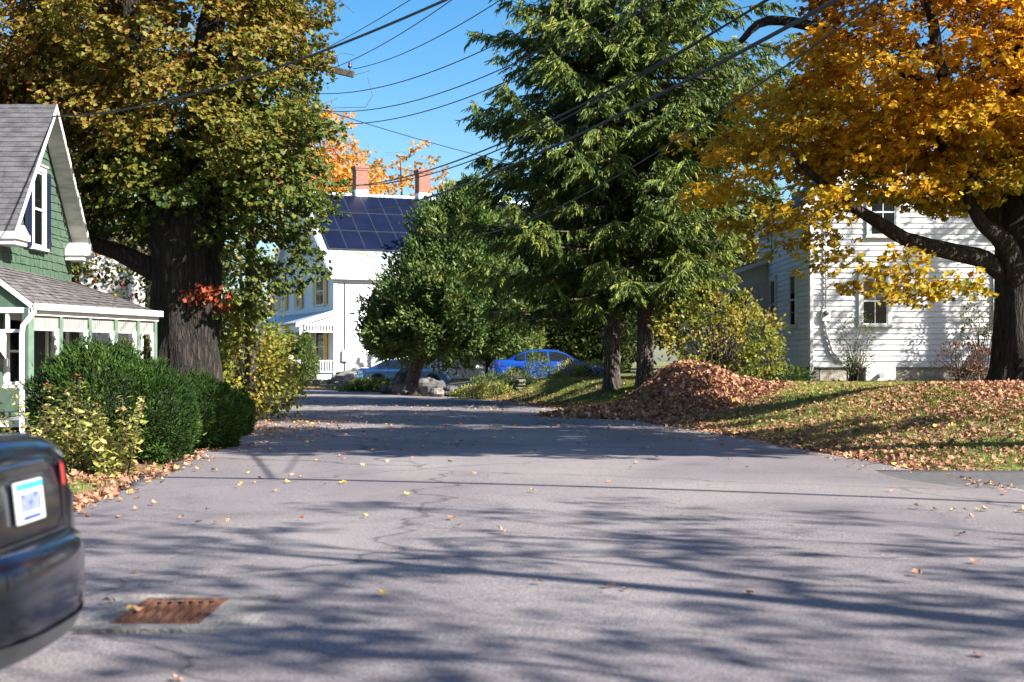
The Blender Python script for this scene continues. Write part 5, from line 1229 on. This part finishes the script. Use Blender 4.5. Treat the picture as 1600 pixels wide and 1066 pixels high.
def boulder(x, y, r, seed, label, mat='rock', sink=.15):
    g = max(gz(x, y), 0); rr = np.random.default_rng(seed); V = []; nu, nv = 18, 11
    for j in range(nv+1):
        for i in range(nu):
            a = 2*math.pi*i/nu; e = math.pi*(j/nv-.5); d = np.array((math.cos(a)*math.cos(e), math.sin(a)*math.cos(e), math.sin(e)))
            f = 1+.9*(float(vnoise(*(d*1.9+seed*3.1)))-.5)+.35*(float(vnoise(*(d*4+seed)))-.5)
            q = d*np.array(r)*f; q[2] += r[2]*(1-sink); V.append(tuple(q))
    m = MB().add(V, [(j*nu+i, j*nu+(i+1) % nu, (j+1)*nu+(i+1) % nu, (j+1)*nu+i) for j in range(nv) for i in range(nu)])
    tag(m.build("boulder", M[mat], smooth=False, loc=(x, y, g)), label, "rock", "boulders in the rock garden at the bend")
boulder(-8.2, 74.6, (1.1, .7, .42), 1, "broad pale boulder in front of the farmhouse wall")
boulder(-4.95, 64.2, (.5, .45, .6), 2, "upright dark boulder left of the leaning cedar trunk", 'rock2')
boulder(-3.35, 59.0, (.55, .5, .42), 3, "big grey boulder just right of the leaning cedar trunk", 'rock2')
boulder(-3.1, 57.9, (.32, .3, .2), 4, "small round rock right of the big grey boulder")
boulder(-4.6, 60.5, (.5, .4, .28), 5, "flat rock below the cedar trunk", 'rock2')
boulder(-5.4, 63.0, (.55, .45, .26), 6, "low rock at the road side of the rock garden")
boulder(-2.5, 58.9, (.38, .35, .24), 7, "small rock beside the gravel drive", 'rock2')
lumpy("ground_juniper", (-6.6, 67.6), [((0, 0, .25), (1.5, .9, .42)), ((1.4, -.5, .2), (.9, .7, .3))], 4200, 'cedar', "low spreading green plants in the rock garden", "plants", size=(.10, .2), aspect=.4, thick=.4, inner=.8, seed=201)
m = MB(); m.tube([(0, 0, -.2), (0, .01, 1.6)], [.06, .055], n=8); tag(m.build("wooden_post", M['white_trim'], loc=(-7.1, 71.0, max(gz(-7.1, 71), 0))), "thin pale post beside the light blue car", "post")
# flower bed in front of the blue sedan
lumpy("flower_bed", (.65, 55.0), [((-1.4, 0, .12), (.8, .6, .3)), ((-.5, 0, .2), (.6, .6, .4)), ((.35, -.1, .5), (.55, .5, .72)), ((1.4, 0, .1), (.7, .5, .3))], 4600, 'shrub_green', "leafy flower bush hiding the middle of the blue sedan", "bush", size=(.07, .14), tpl=OVAL, aspect=.7, core=False, thick=.75, seed=202, stems=40)
lumpy("flower_bed", (3.1, 54.0), [((0, 0, .25), (.75, .4, .42)), ((-.9, .2, .25), (.6, .4, .4))], 3400, 'flower_plant', "pale seedy plants low in front of the blue sedan hood", "bush", size=(.06, .13), tpl=OVAL, aspect=.6, core=False, thick=.8, seed=203, stems=30)
lumpy("flower_bed", (-1.5, 54.6), [((0, 0, .22), (.8, .5, .36)), ((.8, -.2, .3), (.7, .5, .42))], 4200, 'flower_plant', "low flowering plants behind the flat laid stone wall", "bush", size=(.06, .13), tpl=OVAL, aspect=.6, core=False, thick=.8, seed=204, stems=20)
lumpy("conical_shrub", (-12.15, 77.3), [((0, 0, .9), (.62, .6, 1.1)), ((0, 0, 1.75), (.42, .4, 1.0)), ((0, 0, 2.4), (.2, .2, .7))], 5200, 'cedar', "conical evergreen left of the porch corner post", "shrub", size=(.09, .18), aspect=.4, thick=.25, seed=205)
lumpy("conical_shrub", (-11.15, 76.6), [((0, 0, .9), (.70, .7, 1.1)), ((0, 0, 1.7), (.5, .45, .95)), ((0, 0, 2.3), (.25, .22, .6))], 5200, 'cedar', "conical evergreen right of the porch corner post", "shrub", size=(.09, .18), aspect=.4, thick=.25, seed=206)
lumpy("conical_shrub", (-10.4, 61.5), [((0, 0, .9), (.75, .7, 1.2)), ((0, 0, 1.8), (.45, .42, .9))], 5600, 'cedar', "conical evergreen at the inside of the road bend", "shrub", size=(.09, .18), aspect=.4, thick=.25, seed=207)
def fence():
    t = empty("picket_fence", (-13.6, 76.2, 0), label="short grey picket fence left of the lamp post by the farmhouse", cat="fence"); m = MB()
    for i in range(12):
        x = -1.0+i*.16; m.box(x, x+.055, -.02, .02, .05, .98)
    m.box(-1.05, 1.0, .021, .05, .25, .32); m.box(-1.05, 1.0, .021, .05, .75, .82); m.build("pickets", M['frieze_grey'], t)
    for x in (-1.12, 1.0):
        m = MB(); m.box(x, x+.12, -.05, .07, -.1, 1.12); m.build("fence_post", M['white_trim'], t, bevel=.015)
    t.location.z = max(gz(-13.6, 76.2), 0)
fence()
def lamp():
    x, y = -11.75, 75.6; t = empty("lamp_post", (x, y, max(gz(x, y), 0)), label="dark post with a pale round globe beside the farmhouse porch", cat="lamp post"); m = MB()
    m.tube([(0, 0, -.2), (0, 0, 1.25)], .07, n=10); m.build("post", M['rust_post'], t, smooth=True)
    V, F = lathe([(.05, 1.25), (.12, 1.32), (.19, 1.45), (.2, 1.56), (.15, 1.68), (.05, 1.74), (.001, 1.75)], 18); MB().add(V, F).build("globe", M['globe'], t, smooth=True)
    m = MB(); m.box(.22, .5, -.05, .2, 1.2, 1.5); m.tube([(0, 0, 1.15), (.35, .05, 1.2)], .02, n=6); m.build("mailbox", M['steel'], t, bevel=.04)
M['rust_post'] = mk("brown_post", (.10, .045, .03), rough=.8); M['globe'] = mk("cream_globe", (.72, .62, .42), rough=.35)
lamp()
# flag hanging from the porch
def flag():
    th = R(24); o = Vector((-10, 80, 0)); rot = Matrix.Rotation(th, 3, 'Z')
    p = o+rot@Vector((-2.1, 5.2, 0)); t = empty("hanging_flag", (p.x, p.y, 3.08), th, label="black, white and green flag with a red top hanging in front of the farmhouse porch", cat="flag")
    def strip_(name, c0, c1, mat, tri=None, off=0):
        V = []; n = 24
        for i in range(n+1):
            s = i/n; wdt = .50*(1-.42*s**.6+.1*math.sin(s*5)); sway = .05*math.sin(s*4.2)
            for c in (c0, c1):
                if tri: c = .5+(c-.5)*(1-s/tri) if s < tri else .5
                x = (c-.5)*wdt+sway; fy = .05*math.sin(c*9+s*3)*(.4+s)
                for th_ in (0, .006): V.append((-off-th_+fy, -x, -1.75*s))
        F = []
        for i in range(n):
            a = i*4; F += [(a, a+2, a+6, a+4), (a+1, a+5, a+7, a+3), (a, a+4, a+5, a+1), (a+2, a+3, a+7, a+6)]
        MB().add(V, F).build(name, M[mat], t, smooth=True)
    strip_("black_band", 0, .333, 'flag_black'); strip_("white_band", .334, .666, 'plate_white'); strip_("green_band", .667, 1, 'flag_green'); strip_("red_triangle", 0, 1, 'flag_red', tri=.42, off=.012)
    m = MB(); m.tube([(-.01, -.30, .02), (-.01, .30, .02)], .014, n=6); m.tube([(-.01, 0, .02), (.12, 0, .08)], .010, n=6); m.build("rod", M['plastic_grey'], t)
M['flag_black'] = mk("flag_black", (.012, .012, .014), rough=.8); M['flag_green'] = mk("flag_green", (.01, .20, .07), rough=.8); M['flag_red'] = mk("flag_red", (.62, .03, .04), rough=.8)
flag()
m = MB(); m.box(-.3, .3, -.25, .25, 0, .75); b_ = m.build("refuse_bin", M['plastic_grey'], bevel=.04, loc=(-8.55, 79.6, .15), rz=R(24)); tag(b_, "dark square bin against the sunlit farmhouse wall", "bin")
m = MB(); m.box(-.33, .33, -.28, .28, .752, .80); m.build("lid", M['plastic_grey'], b_, bevel=.015)

# ------------------------------------------------------------------ utility pole and wires
def P3(px, py, d): return Vector(((px-800)/2222*d, d, CAM_Z-(py-565)/2222*d))
def pole():
    D = 34.0; e = P3(553, 117, D); base = Vector((-6.35, 34.6, 0)); g = gz(-6.35, 34.6)
    t = empty("utility_pole", (base.x, base.y, g), label="wooden utility pole hidden in the huge maple with one crossarm end against the sky", cat="utility pole")
    m = MB(); m.tube([(0, 0, -.3), (0, 0, 9.9-g)], [.16, .11], n=14); m.build("pole", M['wood_pole'], t, smooth=True)
    a = e-Vector((base.x, base.y, g)); m = MB(); s = Vector((-2.6, .2, .65)); d = (a-(a+s)).normalized(); q = a+s; up = Vector((0, 0, .075)); n = d.cross(Vector((0, 0, 1))).normalized()*.055; up = n.cross(d).normalized()*.075
    m.hexa([q-up-n, q-up+n, a-up+n, a-up-n, q+up-n, q+up+n, a+up+n, a+up-n]); m.build("crossarm", M['wood_pole'], t, bevel=.008)
    m = MB(); m.tube([q+d*1.3-up, Vector((0, 0, q.z-.75))], .02, n=6); m.build("brace", M['plastic_grey'], t)
    for f in (.12, .8, 1.6):
        V, F = lathe([(.012, 0), (.012, .06), (.05, .07), (.055, .11), (.03, .13), (.045, .15), (.03, .19), (.001, .2)], 12); c = a-d*f+up; m = MB().add([Vector(v)+c for v in V], F); m.build("insulator", M['insulator'], t, smooth=True)
M['insulator'] = mk("brown_glaze", (.05, .03, .035), rough=.25, coat=.6)
pole()
def wire(pts, r, sag, label, n=40):
    """pts: start and end in space; hangs in a shallow curve"""
    a, b = pts; Q = [a.lerp(b, i/n)-Vector((0, 0, sag*4*(i/n)*(1-i/n))) for i in range(n+1)]
    m = MB(); m.tube([q-a for q in Q], r, n=6); tag(m.build("overhead_wire", M['wire'], smooth=True, loc=a), label, "wire", "overhead wires crossing the street")
wire((P3(70, 182, 29.5), P3(900, -95, 13)), .016, .42, "thick bundled cable from the green house gable up across the open sky")
wire((P3(505, 78, 34), P3(900, -175, 16)), .008, .1, "thin wire highest in the sky left of the spruces")
wire((P3(500, 113, 34), P3(900, -150, 15)), .008, .25, "thin wire crossing just under the thick bundled cable")
wire((P3(551, 108, 34), P3(1000, -155, 14)), .008, .30, "thin wire leaving the insulator at the crossarm end")
wire((P3(430, 135, 34.2), P3(1100, -125, 14)), .008, .75, "thin wire just below the crossarm")
wire((P3(430, 155, 34.2), P3(1100, -70, 14)), .008, .80, "upper of the two lowest sagging wires in the open sky")
wire((P3(430, 175, 34.2), P3(1150, -75, 14)), .008, .85, "lowest sagging wire in the open sky above the chimneys")
wire((P3(470, 160, 34.2), P3(860, 268, 46)), .012, .12, "dark wire slanting down to the right towards the spruces")
wire((P3(460, 268, 80), P3(1420, -150, 22)), .020, 2.2, "upper of the twin wires passing over the chimney tops")
wire((P3(430, 272, 80), P3(1330, -80, 22)), .022, 1.9, "lower of the twin wires passing over the chimney tops")
wire((P3(500, 322, 76), P3(1480, -95, 13)), .026, 1.1, "heavy black cable sweeping from the solar panels up over the spruces")
wire((P3(640, 345, 70), P3(1400, -20, 14)), .012, 1.5, "thin wire running just above the golden maple towards the spruces")
wire((Vector((-22.4, 21.8, 6.6)), Vector((37.9, .3, 7.6))), .075, .25, "stout cable spanning the street overhead whose shadow lines the asphalt")

# ------------------------------------------------------------------ leaf pile
def leaf_pile():
    cx, cy = 4.45, 37.6; g = gz(cx, cy); t = empty("leaf_pile", (cx, cy, 0), label="big heap of raked brown leaves at the right road edge", cat="leaf pile")
    def H(x, y):
        dx = x-.1; r2 = (dx/np.where(dx < 0, 1.30, 1.28))**2+(y/1.4)**2
        return 1.18*np.exp(-r2*.9)**.9+(.22*(vnoise(x+3, y, 1, 1.6)-.5)+.10*(vnoise(x+3, y, 7, 4.5)-.5))*np.exp(-r2*.35)+.14*np.exp(-((x+2.3)/1.3)**2-(y+.8)**2)
    u = np.linspace(-4.6, 4.6, 70); v = np.linspace(-3.6, 3.6, 56); X, Y = np.meshgrid(u, v); Z = np.maximum(ground_z(X+cx, Y+cy), 0)+H(X, Y)-.045
    I = np.arange(X.size).reshape(X.shape); F = np.stack([I[:-1, :-1], I[:-1, 1:], I[1:, 1:], I[1:, :-1]], -1).reshape(-1, 4)
    link("mound", np_mesh("mound", np.stack([X, Y, Z], -1).reshape(-1, 3), F, smooth=True), M['litter_soil'], t)
    rg = np.random.default_rng(301); n = 42000; a = rg.normal(size=(n, 2))*np.array((1.75, 1.5)); hh = H(a[:, 0], a[:, 1]); a = a[hh > .035]; n = len(a)
    d_, s_ = road_d(a[:, 0]+cx, a[:, 1]+cy); gg = np.maximum(ground_z(a[:, 0]+cx, a[:, 1]+cy), 0)
    e = .05; nx_ = -(H(a[:, 0]+e, a[:, 1])-H(a[:, 0]-e, a[:, 1]))/(2*e); ny_ = -(H(a[:, 0], a[:, 1]+e)-H(a[:, 0], a[:, 1]-e))/(2*e)
    P = np.stack([a[:, 0], a[:, 1], gg+H(a[:, 0], a[:, 1])+rg.uniform(-.02, .04, n)], 1); N = np.stack([nx_, ny_, np.ones(n)], 1)+rg.normal(size=(n, 3))*.55
    leafcloud("loose_leaves", P, rg.normal(size=(n, 3)), N, rg.uniform(.05, .14, n), .50+rg.normal(size=n)*.26, M['litter'], t)['kind'] = 'stuff'
M['litter_soil'] = mk("leaf_mould", (.10, .05, .03), (.24, .12, .075), rough=.95, scale=14, bump=1.0, bscale=18)
leaf_pile()

# ------------------------------------------------------------------ fallen leaves and grass
LC = np.array([(0, 0, 0), (.42, .10, .30), (.30, .36, .10), (.48, .66, .26), (0, 1, .10), (-.50, .66, .34), (-.28, .36, .08), (-.45, .08, .22)])
def litter(name, n, xr, yr, dens, zoff, size, seed, keep_road=False, label_tint=.45, tilt=.35):
    rg = np.random.default_rng(seed); x = rg.uniform(*xr, n); y = rg.uniform(*yr, n); d, s = road_d(x, y); p = dens(x, y, d, s); k = rg.random(n) < p; x, y, d = x[k], y[k], d[k]; n = len(x)
    gzv = ground_z(x, y)
    hwv = np.interp(y, CL[:, 1], CL[:, 2]); rt = np.clip(1+d/hwv, 0, 1)
    z = np.where(d < .05, .05*(1-rt*rt)+.004, np.maximum(gzv, 0 if keep_road else -1))+zoff
    inb = (x > BX0-.05) & (x < BX1+.05) & (y > BY0) & (y < BY1); z = np.where(inb, .05, z)
    P = np.stack([x, y, z+rg.uniform(0, .012, n)], 1); N = np.stack([np.zeros(n), np.zeros(n), np.ones(n)], 1)+rg.normal(size=(n, 3))*tilt
    T = rg.normal(size=(n, 3)); T[:, 2] *= .25
    tag(leafcloud(name, P, T, N, rg.uniform(*size, n), label_tint+rg.normal(size=n)*.26, M['litter'], tpl=LC), kind='stuff')
def dens_right(x, y, d, s):
    base = .09*sstep((vnoise(x*.6, y*1.6, 0, .8)-.42)*3)*(1-.6*sstep((y-31)/5))+.02
    base = base+.80*np.exp(-((x-10.3)/2.9)**2-((y-26.5)/3.6)**2)+.30*np.exp(-((d-.3)/.7)**2)*(y < 44)+.22*np.exp(-((x-8)/3)**2-((y-22.5)/2.5)**2)*(vnoise(x, y, 2, 1.2) > .38)+.5*np.exp(-((x-3.5)/2.5)**2-((y-35)/2.2)**2)
    base = np.where((y > 15.9) & (y < 18.95), .015, base)
    return np.clip(np.where((s > 0) & (d > -.1), base, 0), 0, 1)
litter("leaf_litter", 150000, (2, 18), (19, 46), dens_right, .012, (.06, .11), 310, tilt=.5)
litter("leaf_litter", 26000, (-1, 12), (44, 60), lambda x, y, d, s: np.where((s > 0) & (d > -.1), .10+.5*np.exp(-((d-.2)/.6)**2), 0), .012, (.07, .12), 311, tilt=.5)
def dens_left(x, y, d, s):
    v = .9*np.exp(-((d-.9)/1.5)**2)*(y > 24)+.12*(y < 24)+.85*np.exp(-((x+4.35)/.55)**2-((y-13.6)/1.7)**2)+.5*(vnoise(x, y, 0, 1.2) > .55)*(y < 19)*(y > 14)
    return np.clip(np.where((s < 0) & (d > -.35), v, 0), 0, 1)
litter("leaf_litter", 52000, (-11, -2.5), (8, 48), dens_left, .014, (.06, .11), 312, tilt=.5)
litter("leaf_litter", 9000, (-14, -1), (54, 82), lambda x, y, d, s: np.where((d > -.3) & (d < 1.6), .4, 0), .012, (.09, .15), 313, tilt=.5)
def dens_road(x, y, d, s):
    v = .0035+.010*(y > 22)+.02*(y > 28)+.22*np.exp(-(np.abs(d)/.45)**2)*(y > 12)
    v = v+.5*np.exp(-((x-6.0)/.45)**2-((y-15.1)/.35)**2)+.4*np.exp(-((x-4.6)/.8)**2-((y-13.55)/.13)**2)+.3*np.exp(-((x+5)/1.4)**2-((y-30)/5)**2)
    v = v+.014*np.exp(-((x+3)/1.0)**2)*(y < 26)
    return np.where(d < .0, np.clip(v, 0, 1), 0)
litter("fallen_leaves", 60000, (-8, 7), (4.5, 50), dens_road, .006, (.045, .085), 314, tilt=.25, label_tint=.66)
def grass(name, n, xr, yr, cond, size, seed, tint=.5):
    rg = np.random.default_rng(seed); x = rg.uniform(*xr, n); y = rg.uniform(*yr, n); d, s = road_d(x, y); k = cond(x, y, d, s) > rg.random(n); x, y = x[k], y[k]; n = len(x)
    P = np.stack([x, y, ground_z(x, y)-.005], 1); T = np.stack([np.zeros(n), np.zeros(n), np.ones(n)], 1)+rg.normal(size=(n, 3))*.35; N = rg.normal(size=(n, 3)); N[:, 2] = .1
    cl = vnoise(x, y, 0, .7)
    tri = np.array([(-.5, 0, 0), (.5, 0, 0), (0, 1, .3)])
    tag(leafcloud(name, P, T, N, rg.uniform(*size, n), tint+(cl-.5)*.6+rg.normal(size=n)*.14, M['grass'], tpl=tri, aspect=.22), kind='stuff')
grass("grass", 260000, (3, 18), (19.2, 46), lambda x, y, d, s: np.where((s > 0) & (d > .35) & (y > 19.2), np.where(np.exp(-((x-10.3)/3)**2-((y-28)/3.5)**2) > .5, .12, .95), 0), (.04, .085), 320, tint=.62)
grass("grass", 60000, (-1, 7), (42, 58), lambda x, y, d, s: np.where((s > 0) & (d > .3), .9, 0), (.05, .10), 321, tint=.45)
grass("grass", 24000, (-9, -3.5), (9, 26), lambda x, y, d, s: np.where((s < 0) & (d > .2), .55*(vnoise(x, y, 4, .8) > .42), 0), (.04, .10), 322, tint=.65)
# asphalt lip and weeds
